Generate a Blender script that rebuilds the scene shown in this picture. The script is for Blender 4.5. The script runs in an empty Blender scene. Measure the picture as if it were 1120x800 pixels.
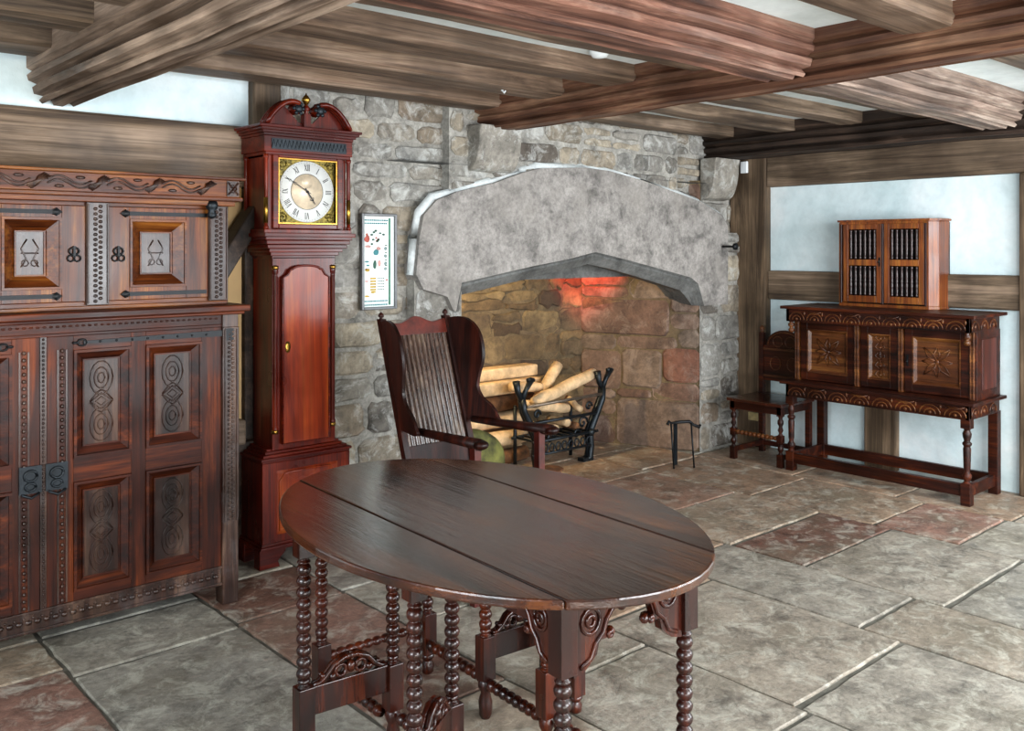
import bpy, math, random
from mathutils import Vector, Matrix
R = random.Random(7)
PI = math.pi
COL = bpy.context.scene.collection

# ------------------------------------------------------------------ helpers
def lin(h):
    h = h.lstrip('#')
    v = [int(h[i:i+2], 16)/255 for i in (0, 2, 4)]
    return tuple((c/12.92 if c <= .04045 else ((c+.055)/1.055)**2.4) for c in v) + (1,)

class MB:
    def __init__(s):
        s.v = []; s.f = []; s.sm = []; s.c = []
    def add(s, vs, fs, smooth=False, col=None):
        b = len(s.v); s.v += [tuple(p) for p in vs]
        for f in fs:
            s.f.append([b+i for i in f]); s.sm.append(smooth); s.c.append(col)
    def box(s, x0, x1, y0, y1, z0, z1, M=None, col=None):
        vs = [Vector((x, y, z)) for z in (z0, z1) for y in (y0, y1) for x in (x0, x1)]
        if M: vs = [M @ p for p in vs]
        s.add(vs, [(0,2,3,1),(4,5,7,6),(0,1,5,4),(2,6,7,3),(0,4,6,2),(1,3,7,5)], col=col)
    def prism(s, poly, axis, a0, a1, smooth=False):
        # poly of 2-d points; axis 'y': (x,z) ; 'x': (y,z) ; 'z': (x,y)
        def P(p, a): return {'y': (p[0], a, p[1]), 'x': (a, p[0], p[1]), 'z': (p[0], p[1], a)}[axis]
        n = len(poly)
        vs = [P(p, a0) for p in poly] + [P(p, a1) for p in poly]
        s.add(vs, [list(range(n))[::-1], list(range(n, 2*n))])
        b = len(s.v) - 2*n
        for i in range(n):
            j = (i+1) % n
            s.f.append([b+i, b+j, b+n+j, b+n+i]); s.sm.append(smooth); s.c.append(None)
    def tube(s, pts, r, seg=6, closed=False, cap=True):
        pts = [Vector(p) for p in pts]; n = len(pts)
        rs = r if isinstance(r, (list, tuple)) else [r]*n
        vs = []; up = None
        for i, p in enumerate(pts):
            if closed: t = pts[(i+1) % n] - pts[i-1]
            else: t = pts[min(i+1, n-1)] - pts[max(i-1, 0)]
            if t.length < 1e-9: t = Vector((0, 0, 1))
            t.normalize()
            if up is None:
                up = Vector((0, 0, 1)) if abs(t.z) < .9 else Vector((0, 1, 0))
            a = up - t*up.dot(t)
            if a.length < 1e-6: a = t.orthogonal()
            a.normalize(); up = a; b = t.cross(a)
            for k in range(seg):
                w = 2*PI*k/seg
                vs.append(p + (a*math.cos(w) + b*math.sin(w))*rs[i])
        fs = []
        for i in range(n if closed else n-1):
            j = (i+1) % n
            for k in range(seg):
                l = (k+1) % seg
                fs.append((i*seg+k, i*seg+l, j*seg+l, j*seg+k))
        if cap and not closed:
            fs.append(tuple(range(seg))[::-1]); fs.append(tuple((n-1)*seg+k for k in range(seg)))
        s.add(vs, fs, smooth=seg > 4)
    def lathe(s, prof, o=(0, 0, 0), d=(0, 0, 1), seg=14):
        # prof [(r, h)] along direction d from o
        d = Vector(d).normalized(); a = d.orthogonal().normalized(); b = d.cross(a); o = Vector(o)
        vs = []
        for r, h in prof:
            for k in range(seg):
                w = 2*PI*k/seg
                vs.append(o + d*h + (a*math.cos(w) + b*math.sin(w))*max(r, 1e-4))
        fs = []
        for i in range(len(prof)-1):
            for k in range(seg):
                l = (k+1) % seg
                fs.append((i*seg+k, i*seg+l, (i+1)*seg+l, (i+1)*seg+k))
        fs.append(tuple(range(seg))[::-1]); fs.append(tuple((len(prof)-1)*seg+k for k in range(seg)))
        s.add(vs, fs, smooth=True)
    def ball(s, c, r, sc=(1, 1, 1), seg=8, rings=5):
        prof = []
        vs = []; fs = []
        for i in range(rings+1):
            t = PI*i/rings
            for k in range(seg):
                w = 2*PI*k/seg
                vs.append((c[0]+r*sc[0]*math.sin(t)*math.cos(w), c[1]+r*sc[1]*math.sin(t)*math.sin(w), c[2]+r*sc[2]*math.cos(t)))
        for i in range(rings):
            for k in range(seg):
                l = (k+1) % seg
                fs.append((i*seg+k, (i+1)*seg+k, (i+1)*seg+l, i*seg+l))
        s.add(vs, fs, smooth=True)
    def panel(s, x0, x1, z0, z1, y, b=.03, d=.018, field=None):
        # sunk panel: mitred slope from the opening edge at y in to a flat field at y+d
        o = [(x0, y, z0), (x1, y, z0), (x1, y, z1), (x0, y, z1)]
        i = [(x0+b, y+d, z0+b), (x1-b, y+d, z0+b), (x1-b, y+d, z1-b), (x0+b, y+d, z1-b)]
        s.add(o+i, [(0,1,5,4),(1,2,6,5),(2,3,7,6),(3,0,4,7),(4,5,6,7)])
    def frame(s, x0, x1, z0, z1, y, w=.006, d=.005):
        for a in ((x0, x0+w, z0, z1), (x1-w, x1, z0, z1), (x0+w, x1-w, z0, z0+w), (x0+w, x1-w, z1-w, z1)):
            s.box(a[0], a[1], y-d, y+.002, a[2], a[3])

def build(name, mb, mat, parent=None, bevel=0, loc=None, rot=None, sub=0):
    me = bpy.data.meshes.new(name)
    me.from_pydata(mb.v, [], mb.f)
    me.polygons.foreach_set('use_smooth', mb.sm)
    if any(c is not None for c in mb.c):
        at = me.color_attributes.new('tint', 'FLOAT_COLOR', 'CORNER')
        for p, c in zip(me.polygons, mb.c):
            c = c or (.5, .5, .5, 1)
            for li in p.loop_indices: at.data[li].color = c
    mats = mat if isinstance(mat, (list, tuple)) else [mat]
    for m in mats: me.materials.append(m)
    me.validate(); me.update()
    o = bpy.data.objects.new(name, me); COL.objects.link(o)
    if parent: o.parent = parent
    if loc: o.location = loc
    if rot: o.rotation_euler = rot
    if bevel:
        m = o.modifiers.new('Bevel', 'BEVEL'); m.width = bevel; m.segments = 2; m.limit_method = 'ANGLE'; m.angle_limit = math.radians(50)
        m.use_clamp_overlap = True
    return o

def tag(o, label=None, cat=None, group=None, kind=None):
    if label: o['label'] = label
    if cat: o['category'] = cat
    if group: o['group'] = group
    if kind: o['kind'] = kind
    return o
def thing(name, label, cat, loc=(0, 0, 0), rz=0, group=None):
    o = bpy.data.objects.new(name, None); COL.objects.link(o)
    o.empty_display_size = .1; o.location = loc; o.rotation_euler = (0, 0, rz)
    return tag(o, label, cat, group)
def ell(cx, cz, a, b, n=14, t0=0, t1=2*PI):
    return [(cx+a*math.cos(t0+(t1-t0)*i/n), cz+b*math.sin(t0+(t1-t0)*i/n)) for i in range(n+1)]

# ------------------------------------------------------------------ materials
def sc_(h, k):
    # darker and a little more saturated
    c = lin(h); 
    if k > .86: return (c[0]*k, c[1]*k*.97, c[2]*k*.95, 1)
    return (c[0]*k, c[1]*k*1.08, c[2]*k*.9, 1)
def nt(name):
    m = bpy.data.materials.new(name); m.use_nodes = True
    t = m.node_tree; t.nodes.clear()
    out = t.nodes.new('ShaderNodeOutputMaterial'); b = t.nodes.new('ShaderNodeBsdfPrincipled')
    t.links.new(b.outputs[0], out.inputs[0])
    return m, t, b
def noise(t, vec, scale, detail=6, rough=.6, dist=0):
    n = t.nodes.new('ShaderNodeTexNoise'); n.inputs['Scale'].default_value = scale
    n.inputs['Detail'].default_value = detail; n.inputs['Roughness'].default_value = rough; n.inputs['Distortion'].default_value = dist
    t.links.new(vec, n.inputs['Vector']); return n.outputs['Fac']
def ramp(t, fac, stops):
    r = t.nodes.new('ShaderNodeValToRGB'); e = r.color_ramp.elements
    while len(e) < len(stops): e.new(.5)
    for x, (p, c) in zip(e, stops): x.position = p; x.color = lin(c) if isinstance(c, str) else c
    t.links.new(fac, r.inputs[0]); return r.outputs[0]
def mix(t, fac, a, b, mode='MIX'):
    m = t.nodes.new('ShaderNodeMix'); m.data_type = 'RGBA'; m.blend_type = mode
    if isinstance(fac, float): m.inputs[0].default_value = fac
    else: t.links.new(fac, m.inputs[0])
    for s, k in ((a, 6), (b, 7)):
        if isinstance(s, tuple): m.inputs[k].default_value = s
        else: t.links.new(s, m.inputs[k])
    return m.outputs[2]
def bump(t, b, h, strength=.3, dist=.01):
    n = t.nodes.new('ShaderNodeBump'); n.inputs['Strength'].default_value = strength; n.inputs['Distance'].default_value = dist
    t.links.new(h, n.inputs['Height']); t.links.new(n.outputs[0], b.inputs['Normal'])
def coords(t, scale=(1, 1, 1), kind='Object'):
    c = t.nodes.new('ShaderNodeTexCoord'); m = t.nodes.new('ShaderNodeMapping')
    m.inputs['Scale'].default_value = scale
    t.links.new(c.outputs[kind], m.inputs[0]); return m.outputs[0]
def wood(name, dark, mid, light, axis='x', rough=.32, coat=.3, bs=.25, grain=9, sheen=None, spec=.5, k=.52, fm=.6):
    m, t, b = nt(name)
    dark, mid, light = [sc_(h, k) for h in (dark, mid, light)]
    s = {'x': (.08, 1, 1), 'y': (1, .08, 1), 'z': (1, 1, .08)}[axis]
    s2 = {'x': (.02, 1, 1), 'y': (1, .02, 1), 'z': (1, 1, .02)}[axis]
    v = coords(t, s); v0 = coords(t); v2 = coords(t, s2)
    g = noise(t, v, grain*1.8, 8, .68, .6); f = noise(t, v2, grain*12, 5, .65)
    big = noise(t, v0, 3.2, 3, .5)
    c = ramp(t, g, [(.34, dark), (.5, mid), (.64, light)])
    c = mix(t, ramp(t, big, [(.36, '#000000'), (.6, '#ffffff')]), mix(t, .6, c, dark), c)
    c = mix(t, fm, c, ramp(t, f, [(.36, '#404040'), (.56, '#ffffff')]), 'MULTIPLY')
    if sheen:  # grey patches mixed into the colour for bluish highlights on carved parts
        w = noise(t, v0, 6, 5, .7)
        c = mix(t, ramp(t, w, [(.52, '#000000'), (.7, '#8a8a8a')]), c, lin(sheen))
    t.links.new(c, b.inputs['Base Color'])
    r = t.nodes.new('ShaderNodeMapRange'); r.inputs[1].default_value = .3; r.inputs[2].default_value = .7
    r.inputs[3].default_value = rough*.75; r.inputs[4].default_value = min(1, rough*1.5)
    t.links.new(big, r.inputs[0]); t.links.new(r.outputs[0], b.inputs['Roughness'])
    b.inputs['Coat Weight'].default_value = coat; b.inputs['Coat Roughness'].default_value = .2
    b.inputs['Specular IOR Level'].default_value = spec
    bump(t, b, mix(t, .5, g, f), bs, .004)
    return m
def plain(name, col, rough=.5, metal=0, ns=20, amt=.25, bs=.15):
    m, t, b = nt(name); v = coords(t)
    n = noise(t, v, ns, 5, .6); c = lin(col)
    d = tuple(x*(1-amt*1.6) for x in c[:3])+(1,); l = tuple(min(1, x*(1+amt)) for x in c[:3])+(1,)
    t.links.new(ramp(t, n, [(.3, d), (.7, l)]), b.inputs['Base Color'])
    b.inputs['Roughness'].default_value = rough; b.inputs['Metallic'].default_value = metal
    bump(t, b, n, bs, .004); return m
def stone(name, ramp_stops, tint=.75, rough=.85, scale=5, bs=.6, dirt='#2a241e', dirt_amt=.5, white=None, coat=0):
    m, t, b = nt(name); v = coords(t)
    a = t.nodes.new('ShaderNodeAttribute'); a.attribute_name = 'tint'
    sp = t.nodes.new('ShaderNodeSeparateColor'); t.links.new(a.outputs['Color'], sp.inputs[0])
    base = ramp(t, sp.outputs[0], ramp_stops)
    n1 = noise(t, v, scale, 10, .68, .3); n2 = noise(t, v, scale*6, 6, .7); n3 = noise(t, v, scale*.35, 4, .55)
    c = mix(t, .85, base, ramp(t, n1, [(.32, '#6c6c6c'), (.5, '#d8d8d8'), (.68, '#ffffff')]), 'MULTIPLY')
    c = mix(t, .5, c, ramp(t, n2, [(.35, '#909090'), (.6, '#ffffff')]), 'MULTIPLY')
    c = mix(t, mix(t, 1.0, ramp(t, n3, [(.48, '#000000'), (.68, '#ffffff')]), (dirt_amt,)*3+(1,), 'MULTIPLY'), c, lin(dirt))
    if white:
        n4 = noise(t, v, scale*1.4, 8, .75, .6)
        c = mix(t, ramp(t, n4, [(.5, '#000000'), (.64, '#b4b4b4')]), c, lin(white))
    t.links.new(c, b.inputs['Base Color'])
    b.inputs['Roughness'].default_value = rough
    b.inputs['Coat Weight'].default_value = coat; b.inputs['Coat Roughness'].default_value = .35
    bump(t, b, mix(t, .4, n1, n2), bs, .012)
    return m

OAK = wood('dark_oak', '#240a05', '#5c210c', '#94411a', 'x', .42, .05, spec=.2, k=.46)
OAKZ = wood('dark_oak_upright', '#240a05', '#5e220c', '#9a451a', 'z', .42, .05, spec=.2, k=.5)
OAKUP = wood('amber_oak', '#3c1507', '#85401a', '#bb6f30', 'x', .34, .1, k=.6, spec=.2)
OAKUPZ = wood('amber_oak_upright', '#3c1507', '#8a431b', '#c07532', 'z', .34, .1, k=.6, spec=.2)
CARVE = wood('carved_dark_oak', '#1a0e0c', '#482820', '#7c5a50', 'z', .32, .25, sheen='#6c6a6c', k=.6, spec=.3)
FIELD = wood('carved_field', '#1c0f0d', '#40231d', '#6a4a40', 'z', .36, .08, sheen='#5c5450', k=.62, spec=.25)
MAHO = wood('mahogany', '#4a0b05', '#84200b', '#a83410', 'z', .32, .1, bs=.08, spec=.22)
MAHOX = wood('mahogany_moulding', '#460a06', '#7c1c0a', '#9c2e0f', 'x', .32, .1, bs=.08, spec=.22)
FLAME = wood('flame_mahogany', '#5c1204', '#a8390f', '#cc6520', 'z', .3, .12, bs=.05, grain=4, spec=.25, k=.7, fm=.35)
TABT = wood('table_top_oak', '#220b05', '#56240e', '#96501e', 'y', .14, .5, bs=1, grain=4, k=.56, fm=.55, spec=.45)
TABL = wood('table_leg_oak', '#240a05', '#5a1c0b', '#933a14', 'z', .25, .25, bs=.1, spec=.4, k=.42)
CHR = wood('chair_oak', '#160806', '#34100a', '#5a2012', 'z', .36, .05, spec=.2, k=.62)
CHRP = wood('chair_back_oak', '#3a2522', '#6a4c46', '#94766c', 'z', .2, .9, k=.6)
COURT = wood('court_oak', '#1c0a06', '#48190c', '#783214', 'x', .4, .05, spec=.22, k=.55)
COURTC = wood('court_oak_carved', '#2c140a', '#633618', '#94602e', 'x', .38, .1, spec=.3, k=.9)
SPICE = wood('spice_oak', '#5c240c', '#a5521c', '#c87830', 'z', .38, .15, k=.72)
BEAM = {}
for nm, d, mi, l, ax in (('u', '#463629', '#806a58', '#ae9884', 'x'), ('v', '#463629', '#867262', '#b8a28e', 'y'),
                      ('ru', '#402820', '#7e5848', '#b08e7c', 'x'), ('rv', '#3a2218', '#744e3a', '#a07c62', 'y'),
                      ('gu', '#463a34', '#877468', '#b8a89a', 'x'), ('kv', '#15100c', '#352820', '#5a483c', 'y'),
                      ('bv', '#3a2e24', '#70604e', '#96826e', 'y'), ('z', '#3a2e22', '#6e5c48', '#927c64', 'z'), ('bu', '#40342a', '#7c6a58', '#a59280', 'x')):
    BEAM[nm] = wood('beam_'+nm, d, mi, l, ax, .6, .0, bs=.8, grain=6, spec=.3, k=.9, fm=.45)
IRON = plain('black_iron', '#15181b', .45, .6)
BLUEIRON = plain('dark_wrought_iron', '#23292e', .42, .7)
BRASS = plain('brass', '#a5803a', .3, 1, 30, .2)
BRASSD = plain('worked_brass', '#6e6028', .4, .7, 90, .6, .6)
SILVER = plain('silvered_dial', '#dfe2e0', .4, .0, 12, .06, .03)
DIALC = plain('dial_centre', '#e0cfb4', .4, .2, 25, .15)
INK = plain('black_paint', '#101214', .5)
LOGM = plain('log_wood', '#c8ab84', .75, 0, 14, .3, .4)
LOGD = plain('log_bark', '#6a4526', .85, 0, 18, .5, .8)
MOSS = plain('mossy_bark', '#5f5f2c', .8, 0, 9, .6, .5)
WHITE = plain('white_plastic', '#e8eef0', .4, 0, 5, .02, .02)
CREAM = plain('cream_plaster', '#b99a6c', .85, 0, 4, .06, .2)
GREYP = plain('grey_frame', '#5a5c5e', .35, .2, 30, .15)
PAPER = plain('sampler_linen', '#dfe8e6', .8, 0, 60, .04, .1)

# plaster
def plaster(name, a, b_, c_):
    m, t, b = nt(name); v = coords(t)
    n = noise(t, v, 2.2, 6, .6, .3); n2 = noise(t, v, 14, 6, .6)
    t.links.new(mix(t, .25, ramp(t, n, [(.3, a), (.5, b_), (.7, c_)]), ramp(t, n2, [(.3, '#c8c8c8'), (.6, '#ffffff')]), 'MULTIPLY'), b.inputs['Base Color'])
    b.inputs['Roughness'].default_value = .85; bump(t, b, mix(t, .5, n, n2), .35, .02); return m
PLAST = plaster('white_limewash', '#bcd2d6', '#d5e6ea', '#e8f0f2')
CEIL = plaster('ceiling_limewash', '#c6d2d2', '#dbe4e4', '#e8eeee')
RUB = stone('rubble_stone', [(0, '#685f56'), (.2, '#8c8880'), (.4, '#a9a8a2'), (.6, '#9c9180'), (.8, '#c0b5a0'), (1, '#8a7866')], white='#dde0dc', scale=6, dirt='#6b6558', dirt_amt=.4)
MORT = stone('lime_mortar', [(0, '#b0aea6'), (1, '#bebbb2')], scale=9, bs=.9, dirt_amt=.3, dirt='#6b665c')
HEAR = stone('hearth_stone', [(0, '#4a3a2c'), (.25, '#7c6445'), (.5, '#8f7852'), (.75, '#5c4c3c'), (1, '#b09668')], scale=5, dirt='#2a1e16', dirt_amt=.7, bs=1)  # darkened in colour for the dim inside of the fireplace
HMORT = stone('hearth_mortar', [(0, '#6c5a42'), (1, '#82704f')], scale=7, dirt='#54463a', dirt_amt=.5, bs=.8)
HEARR = stone('hearth_red_stone', [(0, '#6c5346'), (.3, '#816352'), (.6, '#8c7866'), (1, '#86543f')], scale=4, dirt='#3e2c24', dirt_amt=.65, bs=.7, white='#9c8a7c')
LINT = stone('lintel_stone', [(0, '#a5a09b'), (1, '#b2ada7')], scale=8, dirt='#8a857e', dirt_amt=.6, bs=.5)
SOOT = stone('sooty_stone', [(0, '#6f706e'), (1, '#7c7d7a')], scale=7, dirt='#30302e', dirt_amt=.6, bs=.5)
FLAG = stone('flagstone', [(0, '#aaa89e'), (.25, '#b6aea0'), (.5, '#bcab96'), (.62, '#b09278'), (.75, '#a88272'), (.88, '#8e6456'), (1, '#806252')],
             scale=6.5, rough=.48, dirt='#6c6454', dirt_amt=.65, bs=.9, white='#dcdacb', coat=.15)
JOINT = plain('flag_joint', '#68655c', .8, 0, 12, .35, .5)

def g(v): return (v, v, v, 1)

# ------------------------------------------------------------------ floor
fl = MB()
# rows run along y; (x0, x1, [joint ys], {index: tint})
rows = [(-2.2, -1.3, [.6, 1.9, 3.1], {}), (-1.3, -.45, [.2, 1.3, 2.6, 3.6], {}), (-.45, .2, [0, 1.4, 2.5, 3.3, 3.85], {}),
        (.2, .97, [-.5, .8, 2.1, 3.5, 3.83], {3: .8}), (.97, 1.6, [-.4, 1.0, 2.25, 3.42, 3.83], {3: .12, 4: .2}),
        (1.6, 2.1, [-.6, .5, 1.5, 2.4, 2.98, 3.47, 3.92], {4: .9, 5: .78, 6: .95, 3: .5}), (2.1, 2.68, [-.2, .7, 1.57, 2.25, 3.0, 3.5], {3: .3, 4: .3, 2: .2}),
        (2.68, 3.43, [-.9, .3, 1.62, 2.5, 3.3, 3.9], {3: .35, 2: .25, 1: .3, 4: .6, 5: .62, 6: .62}), (3.43, 3.9, [-.4, .85, 1.79, 2.76, 3.5], {3: .25, 2: .4, 4: .6, 5: .62}),
        (3.9, 4.77, [.1, .9, 1.66, 2.32, 2.73, 3.3, 4.0, 4.6], {4: .93, 3: .3, 5: .55, 6: .7, 7: .62, 8: .6, 2: .15}),  # browner tints near the hearth put its warm light into the slabs
        (4.77, 5.4, [0, .8, 1.38, 1.97, 2.42, 3.2, 4.05, 4.55], {3: .15, 4: .76, 5: .57, 6: .62, 7: .6, 8: .6, 2: .3}),
        (5.4, 6.3, [.4, 1.2, 1.94, 2.6, 3.3, 4.1, 4.6], {3: .6, 4: .6, 5: .6, 2: .3})]
for x0, x1, js, tn in rows:
    ys = [-2.5] + js + [5.2]
    for i in range(len(ys)-1):
        y0, y1 = ys[i], ys[i+1]
        gp = .006
        if x0 < 5.3 and abs(x0-5.4) > .2: pass
        tint = tn.get(i, R.choice([.05, .15, .3, .4, .5, .55]))
        z = R.uniform(-.002, .002)
        # wobbly outline
        n = 7
        ring = []
        def edge(p, q):
            for k in range(n):
                a = k/n
                x = p[0]+(q[0]-p[0])*a; y = p[1]+(q[1]-p[1])*a
                j = 0.004
                ring.append((x+R.uniform(-j, j), y+R.uniform(-j, j)))
        cr = [(x0+gp+R.uniform(0, .006), y0+gp+R.uniform(0, .012)), (x1-gp, y0+gp+R.uniform(0, .012)), (x1-gp-R.uniform(0, .006), y1-gp), (x0+gp, y1-gp-R.uniform(0, .012))]
        for k in range(4): edge(cr[k], cr[(k+1) % 4])
        m = len(ring); cx = (x0+x1)/2; cy = (y0+y1)/2
        inner = [(x+(.005 if x < cx else -.005), y+(.005 if y < cy else -.005)) for x, y in ring]
        vs = [(x, y, -.02) for x, y in ring] + [(x, y, z-.004) for x, y in ring] + [(x, y, z) for x, y in inner]
        fs = []
        for k in range(m):
            l = (k+1) % m
            fs += [(k, l, m+l, m+k), (m+k, m+l, 2*m+l, 2*m+k)]
        fs.append(tuple(range(2*m, 3*m)))
        fl.add(vs, fs, col=g(tint))
nf = len(fl.f)
fl.add([(-2.3, -2.6, -.009), (6.4, -2.6, -.009), (6.4, 5.3, -.009), (-2.3, 5.3, -.009)], [(0, 1, 2, 3)], col=g(.3))
fo = build('floor', fl, [FLAG, JOINT])
fo.data.polygons[nf].material_index = 1
tag(fo, kind='structure')

# ------------------------------------------------------------------ stone walls
def stones(mb, O, A, B, N, w, h, rh=(.09, .19), rw=(.14, .42), tints=(0, 1), raise_=(.004, .022), gap=.012, skip=None, seed=1, jit=.012):
    """irregular coursed stones over a w x h face: O origin, A along, B up, N outward."""
    r = random.Random(seed); O, A, B, N = map(Vector, (O, A, B, N))
    z = 0
    while z < h-.03:
        H_ = min(r.uniform(*rh), h-z)
        if h-z-H_ < .05: H_ = h-z
        x = -r.uniform(0, .1)
        while x < w-.02:
            W = r.uniform(*rw)
            if w-x-W < .07: W = w-x
            xa, xb = max(x, 0), min(x+W, w)
            parts = [(z, z+H_)]
            if H_ > .14 and r.random() < .3:
                q = z+H_*r.uniform(.4, .6); parts = [(z, q), (q, z+H_)]
            for za, zb in parts:
                if skip and skip((xa+xb)/2, (za+zb)/2): continue
                gx = min(gap, (xb-xa)*.2); d = r.uniform(*raise_)
                pts = []
                cs = [(xa+gx, za+gx), (xb-gx, za+gx), (xb-gx, zb-gx), (xa+gx, zb-gx)]
                for k in range(4):
                    p, q = cs[k], cs[(k+1) % 4]
                    cc = min(.25, .03/max(.05, math.hypot(q[0]-p[0], q[1]-p[1])))
                    for a in (cc, .35, .65, 1-cc):
                        pts.append((p[0]+(q[0]-p[0])*a+r.uniform(-jit, jit)*.6, p[1]+(q[1]-p[1])*a+r.uniform(-jit, jit)*.6))
                cx = sum(p[0] for p in pts)/16; cz = sum(p[1] for p in pts)/16
                ins = []
                for px, pz in pts:
                    v = Vector((px-cx, pz-cz)); L = v.length; v = v*(max(0, L-.014)/L)
                    ins.append((cx+v.x, cz+v.y))
                tilt = (r.uniform(-.01, .01), r.uniform(-.01, .01))
                vs = [O+A*p[0]+B*p[1]-N*.02 for p in pts] + [O+A*p[0]+B*p[1]+N*(d*.4) for p in pts] + \
                     [O+A*p[0]+B*p[1]+N*(d+tilt[0]*(p[0]-cx)/.2+tilt[1]*(p[1]-cz)/.1) for p in ins] + [O+A*cx+B*cz+N*(d+r.uniform(0, .006))]
                fs = []
                for k in range(16):
                    l = (k+1) % 16
                    fs += [(k, l, 16+l, 16+k), (16+k, 16+l, 32+l, 32+k), (32+k, 32+l, 48)]
                mb.add(vs, fs, smooth=False, col=g(r.uniform(*tints)))
            x += W
        z += H_

def wallset(mb, idx, O, A, B, N, w, h, **k):
    """mortar backing + stones; backing faces recorded for material 1"""
    O, A, B = Vector(O), Vector(A), Vector(B)
    idx.append(len(mb.f))
    mb.add([O, O+A*w, O+A*w+B*h, O+B*h], [(0, 1, 2, 3)], col=g(.5))
    stones(mb, O, A, B, N, w, h, **k)

X, Z, NY = (1, 0, 0), (0, 0, 1), (0, -1, 0)
YF, YR = 4.12, 4.20        # chimney breast face, recessed face
wb = MB(); ids = []
wallset(wb, ids, (2.15, YR, 0), X, Z, NY, 1.06, 2.42, seed=3, rh=(.1, .2), rw=(.15, .4))
wallset(wb, ids, (2.93, YF, 0), X, Z, NY, .33, 1.5, seed=4, rh=(.12, .22), rw=(.2, .4))
wallset(wb, ids, (3.17, YF, 1.56), X, Z, NY, 2.06, .86, seed=5, rh=(.09, .16), rw=(.16, .4))
wallset(wb, ids, (5.23, YR, 1.5), X, Z, NY, .85, .92, seed=6, rh=(.12, .2))
wallset(wb, ids, (5.49, YF, 0), X, Z, NY, .58, 1.62, seed=8, rh=(.16, .3), rw=(.2, .4))
# returns of the steps
for (x, z0, z1, s) in ((3.17, 1.5, 2.42, -1), (5.23, 1.5, 2.42, 1), (2.93, 0, 1.5, -1)):
    ids.append(len(wb.f)); wb.add([(x, YF, z0), (x, YR+.01, z0), (x, YR+.01, z1), (x, YF, z1)], [(0, 1, 2, 3)], col=g(.4))
ids.append(len(wb.f)); wb.add([(5.23, YF, 1.62), (6.07, YF, 1.62), (6.07, YR, 1.62), (5.23, YR, 1.62)], [(0, 1, 2, 3)], col=g(.4))
wbo = build('wall_back', wb, [RUB, MORT]); tag(wbo, kind='structure')
for i in ids: wbo.data.polygons[i].material_index = 1

# inside of the fireplace
wh = MB(); ids = []
wallset(wh, ids, (2.9, 5.0, 0), X, Z, NY, 2.28, 2.0, seed=11, rh=(.11, .24), rw=(.14, .42), raise_=(.002, .02), jit=.03, gap=.007)
who = build('wall_hearth_back', wh, [HEAR, HMORT]); tag(who, kind='structure')
for i in ids: who.data.polygons[i].material_index = 1
ws = MB(); ids = []
p0 = Vector((5.14, 5.0, 0)); p1 = Vector((5.50, YF, 0)); dA = (p1-p0); L = dA.length; dA.normalize(); nA = Vector((dA.y, -dA.x, 0))
if nA.x > 0: nA = -nA
# large squared blocks laid by hand: (a0, a1, z0, z1, tint)
blk = [(0, .30, 0, .22, .1), (.30, L, 0, .36, .5), (0, .17, .22, .42, .2), (.17, .30, .22, .42, .7), (.30, .58, .36, .44, .3), (.58, L, .36, .5, .8),
       (0, .34, .42, .72, .4), (.34, .66, .44, .74, .55), (.66, L, .5, .76, .95), (0, .30, .72, .84, .6), (.30, .78, .74, .84, .4), (.78, L, .76, .9, .6),
       (0, .72, .84, 1.12, .15), (.72, L, .9, 1.15, .7), (0, .4, 1.12, 1.3, .3), (.4, .8, 1.12, 1.27, .6), (0, .5, 1.3, 1.6, .2), (.5, L, 1.27, 1.6, .4), (0, L, 1.6, 2.0, .3)]
ids.append(0); ws.add([p0, p1, p1+Vector((0, 0, 2)), p0+Vector((0, 0, 2))], [(0, 1, 2, 3)], col=g(.5))
for a0, a1, z0, z1, tn in blk:
    stones(ws, p0+dA*a0+Vector((0, 0, z0)), dA, Vector((0, 0, 1)), nA, a1-a0, z1-z0, rh=(z1-z0, z1-z0+.001), rw=(2, 2.1), tints=(tn, tn), gap=.006, raise_=(.005, .015), seed=int(tn*99)+int(a0*10), jit=.008)
# pier reveal between the side wall and the breast
wso = build('wall_hearth_right', ws, [HEARR, HMORT]); tag(wso, kind='structure')
wso.data.polygons[0].material_index = 1
wl = MB(); ids = [0]
wallset(wl, [], (2.95, 5.0, 0), (.25, -.87, 0), Z, (.96, .28, 0), .94, 2.0, seed=14)
wlo = build('wall_hearth_left', wl, [HEAR]); tag(wlo, kind='structure')
hc = MB(); hc.add([(2.8, 4.1, 1.98), (5.6, 4.1, 1.98), (5.6, 5.1, 1.98), (2.8, 5.1, 1.98)], [(0, 1, 2, 3)], col=g(.5))
hc.add([(2.8, 4.34, 1.3), (5.5, 4.34, 1.3), (5.5, 4.34, 2.0), (2.8, 4.34, 2.0)], [(0, 1, 2, 3)], col=g(.5))
tag(build('ceiling_flue', hc, SOOT), kind='structure')

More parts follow.
